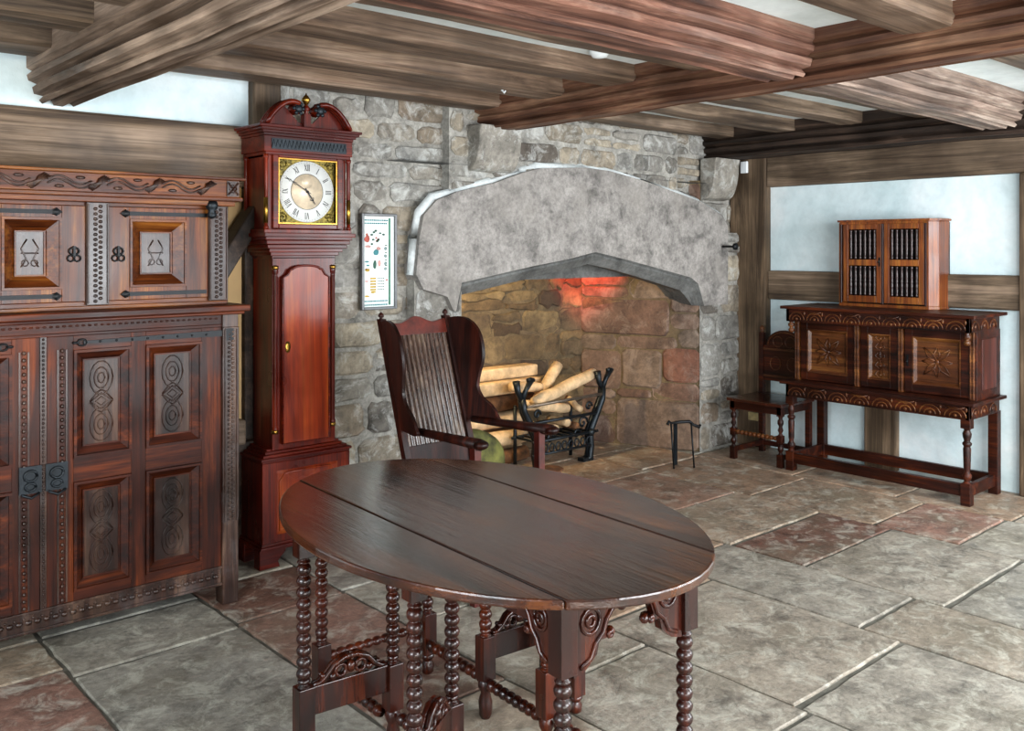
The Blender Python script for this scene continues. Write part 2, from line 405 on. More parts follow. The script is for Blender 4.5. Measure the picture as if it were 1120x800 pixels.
# lintel (numbers measured on the plane y=4.0, moved to y=4.08)
K = 4.08/4.0
def lk(p): return (p[0]*K, 1.5+(p[1]-1.5)*K)
top = [lk(p) for p in [(5.658, 1.09), (5.66, 1.66), (5.59, 1.745), (5.338, 1.833), (5.068, 1.885), (4.70, 1.955), (4.367, 2.0), (4.147, 2.008), (3.76, 1.982), (3.62, 1.948),
       (3.407, 1.878), (3.134, 1.816), (2.989, 1.764), (2.9, 1.68), (2.87, 1.55), (2.85, 1.36), (2.90, 1.28), (3.06, 1.235), (3.10, 1.16)]]
Mo = [lk(p) for p in [(3.12, 1.15), (3.16, 1.31), (3.70, 1.395), (4.0, 1.435), (4.24, 1.478), (4.46, 1.44), (4.72, 1.392), (5.22, 1.295), (5.30, 1.25), (5.37, 1.09)]]
Ar = [lk(p) for p in [(3.17, 1.15), (3.19, 1.235), (3.70, 1.315), (4.0, 1.36), (4.24, 1.40), (4.46, 1.365), (4.72, 1.31), (5.18, 1.205), (5.23, 1.17), (5.32, 1.09)]]
lm = MB(); yl = 4.07
poly = top + Mo
n = len(poly)
front = [(p[0], yl, p[1]) for p in poly]
# split the front in a left and a right half at the apex to show the joint
ia = top.index(lk((4.367, 2.0))); im = 4
left = [(p[0], yl, p[1]) for p in top[ia:]+Mo[:im+1]]; right = [(p[0], yl, p[1]) for p in top[:ia+1]+Mo[im:]]
lm.add(left, [tuple(range(len(left)))], col=g(.3)); lm.add(right, [tuple(range(len(right)))], col=g(.7))
# outer edge back to the wall
for i in range(len(top)-1):
    p, q = top[i], top[i+1]
    lm.add([(p[0], yl, p[1]), (q[0], yl, q[1]), (q[0]*1.003, 4.27, q[1]), (p[0]*1.003, 4.27, p[1])], [(0, 1, 2, 3)], col=g(.5))
nS = len(lm.f)
def lerp(a, b, t): return (a[0]+(b[0]-a[0])*t, a[1]+(b[1]-a[1])*t)
prof = [(0, 0), (.15, .018), (.3, .012), (.5, .03), (.75, .05), (1, .07)]
for i in range(len(Mo)-1):
    for (t0, d0), (t1, d1) in zip(prof, prof[1:]):
        a, b = lerp(Mo[i], Ar[i], t0), lerp(Mo[i+1], Ar[i+1], t0); c, d = lerp(Mo[i], Ar[i], t1), lerp(Mo[i+1], Ar[i+1], t1)
        lm.add([(a[0], yl+d0, a[1]), (b[0], yl+d0, b[1]), (d[0], yl+d1, d[1]), (c[0], yl+d1, c[1])], [(0, 1, 2, 3)], col=g(.4))
    a, b = Ar[i], Ar[i+1]
    lm.add([(a[0], yl+.07, a[1]), (b[0], yl+.07, b[1]), (b[0], 4.36, b[1]+.03), (a[0], 4.36, a[1]+.03)], [(0, 1, 2, 3)], col=g(.4))
lm.add([(top[0][0], yl, top[0][1]), (Mo[-1][0], yl, Mo[-1][1]), (Mo[-1][0], 4.3, Mo[-1][1]), (top[0][0], 4.3, top[0][1])], [(0, 1, 2, 3)], col=g(.5))
lo = build('trim_1', lm, [LINT, SOOT]); tag(lo, 'huge pale grey stone fireplace lintel with a shallow pointed arch', 'lintel', kind='structure')
for i in range(nS, len(lm.f)): lo.data.polygons[i].material_index = 1
# lime pointing smeared round the lintel
pm = MB()
ring = top[1:16]
pm.tube([(p[0]+R.uniform(-.01, .01), 4.125, p[1]+R.uniform(-.008, .012)) for p in ring for _ in (0, 1)], [R.uniform(.022, .042) for _ in range(2*len(ring))], 6)
tag(build('trim_2', pm, plain('lime_pointing', '#d5dcdc', .9, 0, 30, .12, .8)), 'white lime pointing around the lintel stone', 'pointing', kind='structure')

# corbels
def corbel(n, x0, x1, z0, z1, y, lab):
    m = MB(); pr = [(y+.02, z0)]
    for i in range(9):
        a = PI/2*i/8
        pr.append((y-.02-.11*math.sin(a)*.9, z0+.01+(z1-z0-.06)*(1-math.cos(a))))
    pr += [(y-.13, z1), (y+.02, z1)]
    m.prism(pr, 'x', x0, x1)
    m.c = [g(.5)]*len(m.c)
    tag(build('trim_%d' % n, m, RUB, bevel=.008), lab, 'corbel', kind='structure')
corbel(3, 3.30, 3.62, 1.94, 2.21, YF, 'curved stone corbel over the left end of the fireplace lintel')
corbel(4, 5.56, 5.86, 1.86, 2.17, YR-.05, 'curved stone corbel over the right end of the fireplace lintel')

# ------------------------------------------------------------------ plaster walls, timbers
w = MB(); w.box(-2.2, 2.16, 4.25, 4.4, 0, 2.5); tag(build('wall_left', w, PLAST), kind='structure')
w = MB(); w.box(1.76, 1.978, 4.235, 4.26, 0, 1.85); tag(build('trim_5', w, CREAM), 'cream painted wall strip behind the clock', 'wall panel', kind='structure')
w = MB(); w.box(6.03, 6.2, -2.5, 4.3, 0, 2.5); tag(build('wall_right', w, PLAST), kind='structure')
w = MB(); w.box(-2.3, 6.3, -2.5, 4.45, 2.385, 2.5); tag(build('ceiling', w, CEIL), kind='structure')

TN = [5]
def beam(p0, p1, width, z0, z1, mat, lab, mould=None, cat='beam', seed=0, vertical=False, rough=.006):
    """hewn timber from p0 to p1 (xy) with cross-section width x (z0..z1); mould = list of lateral insets from the bottom up"""
    r = random.Random(seed+13)
    p0, p1 = Vector(p0), Vector(p1); d = (p1-p0); L = d.length; d.normalize(); s = Vector((d.y, -d.x))
    hw = width/2
    if mould:
        prf = []
        hh = min(.15, z1-z0-.02)
        pts = [(-hw, z1), (-hw, z0+hh), (-hw+.022, z0+hh-.012), (-hw+.004, z0+hh*.80), (-hw+.010, z0+hh*.66), (-hw+.042, z0+hh*.58), (-hw+.022, z0+hh*.48), (-hw+.030, z0+hh*.30), (-hw+.068, z0+hh*.24),
               (-hw+.050, z0+hh*.12), (-hw+.062, z0+.004), (-hw+.095, z0+.026), (-hw+.108, z0+.002)]
        prf = pts + [(-a, b) for a, b in reversed(pts)]
    else:
        c = .012
        prf = [(-hw, z1), (-hw, z0+c), (-hw+c, z0), (0, z0-.002), (hw-c, z0), (hw, z0+c), (hw, z1)]
    n = max(2, int(L/.22)); m = MB(); k = len(prf); vs = []
    sw = [0, 0]
    for i in range(n+1):
        sw = [sw[0]*.8+r.uniform(-rough, rough), sw[1]*.8+r.uniform(-rough, rough)]
        for a, z in prf:
            q = p0+d*(L*i/n)+s*(a+sw[0]+r.uniform(-rough, rough)*.3)
            vs.append((q.x, q.y, z+(sw[1]+r.uniform(-rough, rough)*.3 if z < z1 else 0)))
    fs = []
    for i in range(n):
        for j in range(k-1): fs.append((i*k+j, i*k+j+1, (i+1)*k+j+1, (i+1)*k+j))
    fs += [tuple(range(k)), tuple(n*k+j for j in range(k))[::-1]]
    m.add(vs, fs)
    TN[0] += 1
    return tag(build('trim_%d' % TN[0], m, mat), lab, cat, kind='structure')

beam((1.155, -.6), (1.155, 4.24), .25, 2.11, 2.44, BEAM['v'], 'wide brown moulded beam running to the wall over the carved cupboard', True, seed=1)
beam((1.26, 2.085), (3.36, 2.085), .29, 2.2, 2.44, BEAM['ru'], 'reddish moulded cross beam over the middle of the room', True, seed=2)
beam((3.485, -.6), (3.485, 4.12), .28, 2.2, 2.44, BEAM['rv'], 'long red-brown beam resting on the chimney breast', True, seed=3)
beam((3.63, 2.1), (5.62, 2.1), .30, 2.2, 2.44, BEAM['gu'], 'grey weathered moulded cross beam towards the right wall', True, seed=4)
beam((5.81, -.6), (5.81, 4.24), .42, 2.17, 2.44, BEAM['kv'], 'blackened moulded beam along the top of the right wall', True, seed=5)
# joists
j = 0
for bay, x0, x1, ys, zb, nm in (('left', -1.6, 1.05, [3.99, 3.47, 2.99, 2.47, 1.99, 1.5, 1.02], 2.29, 'left of the cupboard beam'),
                            ('mid', 1.25, 3.36, [3.98, 3.48, 2.99, 2.46, 1.5, 1.02, .55, .08], 2.295, 'between the cupboard beam and the chimney beam'),
                            ('right', 3.62, 5.62, [3.98, 3.48, 3.0, 2.5, 1.5, 1.02, .55, .08], 2.31, 'between the chimney beam and the right wall')):
    for i, y in enumerate(ys):
        j += 1
        wd = .20 if bay != 'right' else .17
        if bay == 'left' and i == 0: wd = .26
        beam((x0, y), (x1, y), wd, zb, 2.40, BEAM['bu'] if bay != 'mid' else BEAM['u'],
             'flat brown ceiling joist %s, %s from the back wall' % (nm, ['nearest', 'second', 'third', 'fourth', 'fifth', 'sixth', 'seventh', 'eighth'][i]), None, 'joist', seed=20+j, rough=.004)
# wall timbers
def timber(x0, x1, y0, y1, z0, z1, mat, lab):
    m = MB(); m.box(x0, x1, y0, y1, z0, z1); TN[0] += 1
    return tag(build('trim_%d' % TN[0], m, mat, bevel=.012), lab, 'timber', kind='structure')
timber(-2.2, 2.03, 4.20, 4.3, 1.80, 2.095, BEAM['bu'], 'brown horizontal wall timber above the carved cupboard')
timber(2.02, 2.17, 4.19, 4.3, 1.7, 2.43, BEAM['z'], 'brown upright timber behind the clock hood')
timber(5.96, 6.1, 3.87, 4.19, 0, 2.2, BEAM['z'], 'tall brown corner post beside the fireplace pier')
timber(5.97, 6.1, -.2, 3.87, 1.96, 2.2, BEAM['bv'], 'brown wall plate timber under the blackened beam')
timber(5.985, 6.1, -.2, 3.87, 1.12, 1.335, BEAM['bv'], 'brown middle rail timber across the right wall')
timber(5.985, 6.1, 2.88, 3.11, 0, 1.12, BEAM['z'], 'short brown stud below the middle rail')
timber(5.96, 6.1, 1.86, 2.11, 0, 1.96, BEAM['z'], 'brown upright post at the right edge of the right wall')
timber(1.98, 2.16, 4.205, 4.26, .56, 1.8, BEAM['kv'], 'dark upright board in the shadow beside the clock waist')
# brace by the clock
m = MB(); Mx = Matrix.Translation((1.87, 4.13, 1.47)) @ Matrix.Rotation(math.radians(33), 4, 'Y')
m.box(-.04, .04, -.04, .08, -.28, .28, Mx); TN[0] += 1
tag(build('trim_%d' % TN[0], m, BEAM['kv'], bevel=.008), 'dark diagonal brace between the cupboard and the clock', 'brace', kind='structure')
m = MB(); m.box(1.74, 1.95, 4.12, 4.24, .56, .68); TN[0] += 1
tag(build('trim_%d' % TN[0], m, BEAM['bu'], bevel=.012), 'short wooden block low behind the clock', 'timber', kind='structure')
m = MB(); m.box(1.72, 2.16, 4.19, 4.25, 0, .56); TN[0] += 1
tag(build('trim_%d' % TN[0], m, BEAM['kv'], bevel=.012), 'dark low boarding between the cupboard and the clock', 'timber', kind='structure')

# ------------------------------------------------------------------ carved press cupboard
cb = thing('press_cupboard', 'large carved dark oak press cupboard with panelled doors and iron hinges', 'cupboard', (.945, 3.69, 0))
def stylised(mb, cx, cz, w_, h_, y):
    # lozenge between two loops
    for s in (-1, 1):
        for k in (1, .62, .3):
            mb.tube([(x, y, z) for x, z in ell(cx, cz+s*h_*.29, w_*.5*k, h_*.21*k, 14)], .0028, 5, True)
        mb.tube([(cx-w_*.5, y, cz+s*.002), (cx-w_*.18, y, cz+s*h_*.11), (cx, y, cz+s*h_*.14)], .003, 5)
        mb.tube([(cx+w_*.5, y, cz+s*.002), (cx+w_*.18, y, cz+s*h_*.11), (cx, y, cz+s*h_*.14)], .003, 5)
    for k in (1, .55):
        mb.tube([(cx-w_*.45*k, y, cz), (cx, y, cz+h_*.1*k), (cx+w_*.45*k, y, cz), (cx, y, cz-h_*.1*k)], .003, 5, True)
def guilloche(mb, x, z0, z1, y, r=.008, pitch=.018, two=True):
    z = z0; k = 0
    while z < z1:
        if two:
            mb.ball((x-r*.9, y, z), r*.85, (1, .6, .8), 6, 4); mb.ball((x+r*.9, y, z+pitch/2), r*.85, (1, .6, .8), 6, 4)
        else: mb.ball((x, y, z), r, (.8, .7, .9), 6, 4)
        z += pitch
# carcass
c = MB()
c.box(-.75, .75, .03, .53, .10, 1.24); c.box(-.74, .74, .12, .50, 1.24, 1.70)
build('carcass', c, OAK, cb, .003)
for s in (-1, 1):
    c = MB(); c.box(min(s*.69, s*.76), max(s*.69, s*.76), -.01, .06, 0, 1.24)
    x = s*.725
    c.box(x-.036, x+.036, -.014, .0, .35, 1.17)
    po = build('corner_post', c, CARVE, cb, .003)
    c = MB(); guilloche(c, s*.725, .36, 1.15, -.016, .0085, .019)
    c.box(s*.725-.028, s*.725-.024, -.02, -.012, .35, 1.16); c.box(s*.725+.024, s*.725+.028, -.02, -.012, .35, 1.16)
    build('post_carving', c, CARVE, po)
c = MB(); c.box(-.75, .75, .0, .05, 1.17, 1.235); c.box(-.74, .69, -.005, .0, 1.18, 1.183)
for i in range(60): c.ball((-.68+i*.0228, -.002, 1.207), .006, (1.4, .6, .7), 6, 4)
build('upper_rail', c, OAK, cb, .002)
c = MB(); c.box(-.80, .80, -.045, .53, 1.235, 1.262); c.box(-.78, .78, -.03, .52, 1.222, 1.236); build('ledge', c, OAK, cb, .005)
c = MB(); c.box(-.69, .69, .0, .05, .085, .165)
for i in range(44):
    x = -.67+i*.031; c.ball((x, -.002, .125), .013, (1.0, .6, .8), 7, 4); c.ball((x+.0155, -.002, .14), .006, (1, .6, 1), 6, 4)
c.box(-.69, .69, -.008, .01, .085, .096); c.box(-.69, .69, -.006, .01, .155, .165)
build('bottom_rail', c, CARVE, cb, .002)
def lower_door(side):
    d = MB(); x0, x1 = (.012, .688)
    cols = [(.105, .318), (.375, .602)]; rws = [(.20, .615), (.705, 1.115)]
    X_ = [x0]+[v for cc in cols for v in cc]+[x1]
    m = side
    def bx(a, b, z0, z1, y0=.0, y1=.03):
        if m < 0: a, b = -b, -a
        d.box(a, b, y0, y1, z0, z1)
    bx(x0, cols[0][0], .165, 1.17); bx(cols[0][1], cols[1][0], .165, 1.17); bx(cols[1][1], x1, .165, 1.17)
    nv = len(d.f)
    for a, b in cols:
        bx(a, b, .165, rws[0][0]); bx(a, b, rws[0][1], rws[1][0]); bx(a, b, rws[1][1], 1.17)
    o = build('door', d, [OAKZ, OAK], cb, .0015)
    for k in range(nv, len(d.f)): o.data.polygons[k].material_index = 1
    for a, b in cols:
        for z0, z1 in rws:
            aa, bb = (a, b) if m > 0 else (-b, -a)
            p = MB(); p.panel(aa, bb, z0, z1, -.004, .04, .026); p.frame(aa, bb, z0, z1, -.002, .010, .008)
            p.frame(aa+.038, bb-.038, z0+.038, z1-.038, .02, .006, .006)
            build('panel', p, OAK, o)
            q = MB(); q.box(aa+.044, bb-.044, .017, .03, z0+.044, z1-.044); stylised(q, (aa+bb)/2, (z0+z1)/2, min(.085, bb-aa-.10), z1-z0-.10, .015); build('panel_carving', q, FIELD, o)
    q = MB(); guilloche(q, m*.065, .18, 1.12, -.004, .009, .026, False)
    for a in (.05, .08): q.box(m*a-.003, m*a+.003, -.004, .002, .17, 1.12)
    build('beading', q, CARVE, o)
    # strap hinge
    q = MB(); zz = 1.143; xs = sorted((m*.2, m*.70)); 
    for k in range(8):
        t0 = k/8; t1 = (k+1)/8
        h0 = .006+.009*t0; 
        a = m*(.14+.56*t0); b = m*(.14+.56*t1)
        q.box(min(a, b), max(a, b), -.008, -.001, zz-h0+.003*t0, zz+h0)
        q.ball((m*(.2+.48*t0), -.009, zz), .005, (1, .6, 1), 6, 4)
    q.tube([(x, -.006, z) for x, z in ell(m*.135, zz, .016, .012, 8)], .004, 5, True); q.ball((m*.11, -.006, zz), .008, (1.4, .5, .7), 6, 4)
    q.box(min(m*.70, m*.735), max(m*.70, m*.735), -.018, -.006, zz-.03, zz+.02)
    build('strap_hinge', q, IRON, o)
    q = MB(); cx = m*.045
    q.box(cx-.038, cx+.038, -.010, -.002, .60, .70)
    q.tube([(x, -.014, z) for x, z in ell(cx, .665, .022, .02, 10)], .005, 5, True); q.tube([(x, -.014, z) for x, z in ell(cx, .625, .018, .014, 10)], .005, 5, True)
    q.tube([(cx-.03, -.014, .60), (cx, -.02, .585), (cx+.03, -.014, .60)], .005, 5)
    build('lock_plate', q, BLUEIRON, o)
lower_door(1); lower_door(-1)
c = MB(); guilloche(c, 0, .17, 1.165, -.004, .006, .0155, False); c.box(-.011, .011, -.002, .03, .165, 1.17); build('centre_beading', c, CARVE, cb)
# upper stage (front at y=.07)
yu = .07
c = MB(); c.box(-.75, .75, yu, yu+.05, 1.262, 1.295); c.box(-.74, .74, yu-.012, yu+.01, 1.262, 1.278); c.box(-.75, .75, yu, yu+.05, 1.665, 1.70)
build('stage_rail', c, OAKUP, cb, .003)
for xc in (-.21-.005, .21, .70, -.70):
    c = MB(); c.box(xc-.042, xc+.042, yu-.018, yu+.04, 1.28, 1.68)
    for s in (-1, 1): c.box(xc+s*.036-.003, xc+s*.036+.003, yu-.024, yu-.012, 1.285, 1.675)
    o = build('stile', c, CARVE, cb, .002)
    q = MB(); guilloche(q, xc, 1.295, 1.67, yu-.018, .0105, .02); build('stile_carving', q, CARVE, o)
def upper_door(xa, xb, pa, pb, lock, hinge):
    d = MB(); z0, z1, pz0, pz1 = 1.295, 1.665, 1.345, 1.618
    for a in ((xa, pa, z0, z1), (pb, xb, z0, z1), (pa, pb, z0, pz0), (pa, pb, pz1, z1)): d.box(a[0], a[1], yu-.005, yu+.03, a[2], a[3])
    o = build('door', d, OAKUPZ, cb, .0015)
    p = MB(); p.panel(pa, pb, pz0, pz1, yu-.007, .055, .04); p.frame(pa, pb, pz0, pz1, yu-.004, .009, .008)
    p.frame(pa+.05, pb-.05, pz0+.05, pz1-.05, yu+.028, .006, .006); build('panel', p, OAKUP, o)
    q = MB(); cx = (pa+pb)/2
    yq = yu+.03
    q.box(pa+.056, pb-.056, yq-.002, yq+.004, pz0+.056, pz1-.056)
    for s in (-1, 1):
        q.tube([(cx+s*.03, yq-.003, 1.43), (cx+s*.012, yq-.003, 1.46), (cx+s*.03, yq-.003, 1.50), (cx+s*.01, yq-.003, 1.535)], .003, 5)
        q.tube([(x, yq-.003, z) for x, z in ell(cx+s*.016, 1.445, .012, .012, 8)], .0025, 5, True)
    q.tube([(cx-.03, yq-.003, 1.482), (cx+.03, yq-.003, 1.482)], .003, 5)
    build('panel_carving', q, CARVE, o)
    q = MB()
    q.tube([(x, yu-.012, z) for x, z in ell(lock, 1.49, .018, .014, 10)], .004, 5, True)
    for s in (-1, 1): q.tube([(x, yu-.012, z) for x, z in ell(lock+s*.012, 1.462, .012, .012, 8)], .0035, 5, True)
    q.box(lock-.004, lock+.004, yu-.016, yu-.004, 1.47, 1.51)
    build('lock_plate', q, IRON, o)
    for zz in (1.64, 1.318):
        q = MB(); a, b = hinge
        q.box(min(a, b), max(a, b), yu-.012, yu-.004, zz-.008, zz+.008)
        q.ball((a, yu-.008, zz), .016, (1.2, .4, .8), 8, 5); q.tube([(a+.0, yu-.01, zz-.014), (a-.02*(1 if b > a else -1), yu-.01, zz), (a, yu-.01, zz+.014)], .004, 5)
        build('strap_hinge', q, IRON, o)
upper_door(.252, .658, .335, .565, .29, (.32, .65)); upper_door(-.173, .168, -.125, .082, .125, (.06, -.16)); upper_door(-.658, -.257, -.565, -.335, -.29, (-.32, -.65))
# cornice and frieze
c = MB(); c.box(-.77, .77, .0, .50, 1.715, 1.79); c.box(-.78, .78, -.012, .50, 1.70, 1.716)
c.box(-.79, .79, -.02, .50, 1.788, 1.80); c.box(-.76, .76, .02, .5, 1.68, 1.702)
build('cornice', c, OAKUP, cb, .003)
c = MB(); n = 7
for i in range(n):
    cx = -.655+i*.2133
    for k in range(-3, 4):
        c.tube([(cx-.026+k*.006, -.004, 1.722+.004*abs(k)), (cx+k*.0025, -.009, 1.752), (cx+.02+k*.007, -.004, 1.783-.004*abs(k))], .003, 5)
    if i < n-1:
        for o_ in (-.007, .007): c.tube([(cx+.03+t*.155/12, -.005, 1.752+o_+.016*math.sin(t/12*2*PI)) for t in range(13)], .0035, 5)
        c.ball((cx+.07, -.003, 1.735), .010, (1.8, .5, .7), 6, 4); c.ball((cx+.145, -.003, 1.770), .010, (1.8, .5, .7), 6, 4)
c.box(.712, .765, -.006, .0, 1.72, 1.785)
for a, b in ((-1, 1), (1, 1)): c.tube([(.7385-a*.022, -.008, 1.727), (.7385+a*.022, -.008, 1.778)], .004, 4)
c.tube([(x, -.008, z) for x, z in ell(.7385, 1.752, .014, .016, 8)], .003, 5, True)
build('frieze_carving', c, CARVE, cb)
for s in (-1, 1):
    c = MB(); c.lathe([(.004, 0), (.018, .006), (.02, .02), (.012, .032), (.024, .045), (.026, .06), (.02, .075)], (s*.66, .03, 1.625)); build('pendant', c, BLUEIRON, cb)
# ------------------------------------------------------------------ longcase clock
ck = thing('longcase_clock', 'tall red mahogany longcase clock with a brass and silvered square dial', 'clock', (2.19, 3.965, 0))
c = MB(); c.box(-.235, .235, 0, .22, .10, .49)
build('base', c, MAHO, ck, .003)
c = MB()
for s in (-1, 1):
    for y0 in (-.012, .15):
        c.prism([(s*.255, 0), (s*.15, 0), (s*.16, .03), (s*.12, .07), (s*.12, .09), (s*.255, .09)], 'y', y0, y0+.06)
c.box(-.25, .25, -.012, .22, .08, .10); c.box(-.243, .243, -.008, .22, .10, .115)
build('foot_moulding', c, MAHOX, ck, .004)
c = MB(); c.panel(-.165, .165, .15, .45, -.002, .012, -.004)
pts = ell(0, 0, .01, .01)
c.tube([(-.15, -.006, .17), (-.15, -.006, .40), (-.12, -.006, .435), (0, -.006, .44), (.12, -.006, .435), (.15, -.006, .40), (.15, -.006, .17)], .006, 6, True)
build('base_panel', c, FLAME, ck)
c = MB()
for i, (e, z) in enumerate(((.0, .49), (.008, .50), (-.01, .512), (-.028, .524), (-.04, .535))):
    c.box(-.235-e, .235+e, -e, .22, z, z+.014)
build('plinth_moulding', c, MAHOX, ck, .003)
c = MB(); c.box(-.17, .17, .03, .23, .54, 1.46); build('waist', c, MAHO, ck, .003)
for s in (-1, 1):
    c = MB(); x = s*.155
    c.lathe([(.016, .0), (.016, .03), (.012, .035), (.0125, .75), (.011, .755), (.015, .762), (.015, .79), (.01, .80)], (x, .032, .62), seg=12); build('quarter_column', c, MAHO, ck)
    for zc in (1.40, .62):
        c = MB(); c.lathe([(.0165, 0), (.0165, .018)], (x, .032, zc)); build('brass_capital', c, BRASS, ck)
# door with shaped top
arch = [(-.125, .57), (.125, .57), (.125, 1.36), (.10, 1.375), (.085, 1.40)] + [(x, z) for x, z in ell(0, 1.40, .075, .018, 8, 0, PI)] + [(-.085, 1.40), (-.10, 1.375), (-.125, 1.36)]
c = MB(); c.prism(arch, 'y', .012, .032); dr = build('door', c, FLAME, ck, .002)
c = MB(); c.tube([(x, .012, z) for x, z in arch], .006, 6, True); build('door_moulding', c, MAHOX, dr)
c = MB(); c.lathe([(.014, 0), (.014, .004), (.006, .005)], (-.10, .012, 1.03), (0, -1, 0), 10)
for v in range(len(c.v)):
    x, y, z = c.v[v]; c.v[v] = (x, y, 1.03+(z-1.03)*2)
build('escutcheon', c, BRASS, dr)
c = MB()
for e, z in ((.0, 1.45), (.012, 1.465), (.026, 1.482), (.042, 1.50), (.052, 1.52), (.06, 1.54), (.072, 1.555)):
    c.box(-.172-e, .172+e, .03-e, .235, z, z+.019)
build('throat_moulding', c, MAHOX, ck, .003)
c = MB()
c.box(-.215, -.175, .005, .22, 1.575, 2.0); c.box(.175, .215, .005, .22, 1.575, 2.0); c.box(-.215, .215, .19, .22, 1.575, 2.0); c.box(-.235, .235, -.02, .22, 1.572, 1.592)
c.box(-.215, .215, .02, .24, 1.93, 2.0)
hd = build('hood', c, MAHO, ck, .003)
c = MB()
for a in ((-.185, -.155, 1.594, 1.955), (.160, .19, 1.594, 1.955), (-.155, .16, 1.594, 1.618), (-.155, .16, 1.93, 1.955)): c.box(a[0], a[1], -.008, .012, a[2], a[3])
build('hood_door', c, MAHOX, hd, .004)
c = MB(); c.frame(-.157, .162, 1.616, 1.932, .0, .007, .004); build('gilt_slip', c, BRASS, hd)
for s in (-1, 1):
    for yy in (-.008, .20):
        c = MB(); x = s*.222
        c.lathe([(.013, 0), (.013, .012), (.0095, .016), (.0095, .33), (.013, .335), (.013, .35)], (x, yy, 1.592), seg=12); cl = build('hood_column', c, MAHO, hd)
        if yy < 0:
            c = MB(); c.lathe([(.0108, 0), (.0108, .12)], (x, yy, 1.62), seg=12); build('brass_reed', c, BRASS, cl)
c = MB(); c.box(-.237, .237, -.022, .22, 1.955, 2.03)
for e, z in ((.004, 2.03), (.014, 2.042), (.026, 2.054), (.036, 2.066)): c.box(-.237-e, .237+e, -.022-e, .22, z, z+.014)
c.box(-.228, .228, -.02, .22, 1.94, 1.956)
build('hood_cornice', c, MAHOX, hd, .003)
c = MB(); c.box(-.20, .20, -.026, -.02, 1.968, 2.018)
for i in range(20):
    x = -.19+i*.02; c.tube([(x-.01, -.027, 1.975), (x, -.027, 2.012), (x+.01, -.027, 1.975)], .002, 4)
build('blind_fret', c, BLUEIRON, hd)
# swan-neck pediment
for s in (-1, 1):
    c = MB(); pts = []
    for i in range(13):
        t = i/12
        pts.append((s*(.225-.17*t), -.01, 2.085+.115*math.sin(t*PI*.62)**.8))
    for dy in (-.012, .012, .04): c.tube([(p[0], p[1]+dy, p[2]) for p in pts], [.013]*13, 7)
    c.lathe([(.026, 0), (.028, .01), (.02, .02), (.028, .055), (.024, .065)], (s*.058, .045, 2.17), (0, -1, 0), 12)
    build('swan_neck', c, MAHO, hd)
    c = MB(); c.ball((s*.058, -.022, 2.17), .022, (1, .5, 1)); 
    for k in range(6): c.ball((s*.058+.024*math.cos(k*PI/3), -.02, 2.17+.024*math.sin(k*PI/3)), .011, (1, .6, 1), 6, 4)
    build('rosette', c, BLUEIRON, hd)
c = MB(); poly = [(-.21, 2.075)]+[(-(.225-.17*i/12), 2.08+.105*math.sin(i/12*PI*.62)**.8) for i in range(9)]+[(-.04, 2.11), (0, 2.10), (.04, 2.11)]+[((.225-.17*i/12), 2.08+.105*math.sin(i/12*PI*.62)**.8) for i in range(8, -1, -1)]+[(.21, 2.075)]
c.prism(poly, 'y', .02, .035); build('pediment_board', c, MAHO, hd)
c = MB(); c.box(-.018, .018, .0, .035, 2.08, 2.15); c.lathe([(.016, 0), (.008, .01), (.018, .02), (.02, .03), (.012, .04), (.006, .05)], (0, .015, 2.15)); build('centre_finial_base', c, MAHO, hd)
c = MB(); c.lathe([(.004, 0), (.012, .006), (.021, .022), (.021, .03), (.010, .045), (.004, .05), (.004, .058)], (0, .015, 2.195)); build('brass_finial', c, BRASS, hd)
# dial
dx, dz, ddy = .004, 1.775, .018
c = MB(); c.box(-.157, .162, ddy, ddy+.01, 1.616, 1.932)
for sx in (-1, 1):
    for sz in (-1, 1):
        for k in range(7):
            a = k*1.3; rr = .008+.003*k
            c.tube([(dx+sx*.128+rr*math.cos(a+t), ddy-.003, dz+sz*.128+rr*.9*math.sin(a+t)) for t in (0, .5, 1, 1.5)], .0035, 5)
dial = build('dial_plate', c, BRASSD, ck)
c = MB(); c.lathe([(.148, 0), (.148, .004)], (dx, ddy, dz), (0, -1, 0), 48); ch = build('chapter_ring', c, SILVER, dial)
c = MB(); c.lathe([(.086, 0), (.086, .0055)], (dx, ddy, dz), (0, -1, 0), 40)
c.lathe([(.03, 0), (.03, .0065)], (dx, ddy, dz+.045), (0, -1, 0), 24); build('dial_centre', c, DIALC, dial)
c = MB()
NUM = ['XII', 'I', 'II', 'III', 'IV', 'V', 'VI', 'VII', 'VIII', 'IX', 'X', 'XI']
def bar(mb, p, q, th, M, y):
    p = Vector(p); q = Vector(q); d = (q-p).normalized(); nn = Vector((-d.y, d.x))*th/2
    v = [M @ Vector((a.x, 0, a.y)) for a in (p+nn, q+nn, q-nn, p-nn)]
    mb.add([(a.x, y, a.z) for a in v], [(0, 3, 2, 1)])
for i, s_ in enumerate(NUM):
    a = -i*PI/6
    Mt = Matrix.Translation((dx, 0, dz)) @ Matrix.Rotation(-a, 4, 'Y') @ Matrix.Translation((0, 0, .117))
    wd = {'I': .007, 'V': .017, 'X': .017}; tot = sum(wd[k] for k in s_); x = -tot/2; h2 = .016
    for k in s_:
        cc = x+wd[k]/2
        if k == 'I': bar(c, (cc, -h2), (cc, h2), .0036, Mt, ddy-.0052)
        elif k == 'V': bar(c, (cc-.006, h2), (cc, -h2), .0036, Mt, ddy-.0052); bar(c, (cc+.006, h2), (cc, -h2), .0018, Mt, ddy-.0052)
        else: bar(c, (cc-.006, h2), (cc+.006, -h2), .0036, Mt, ddy-.0052); bar(c, (cc+.006, h2), (cc-.006, -h2), .0018, Mt, ddy-.0052)
        x += wd[k]
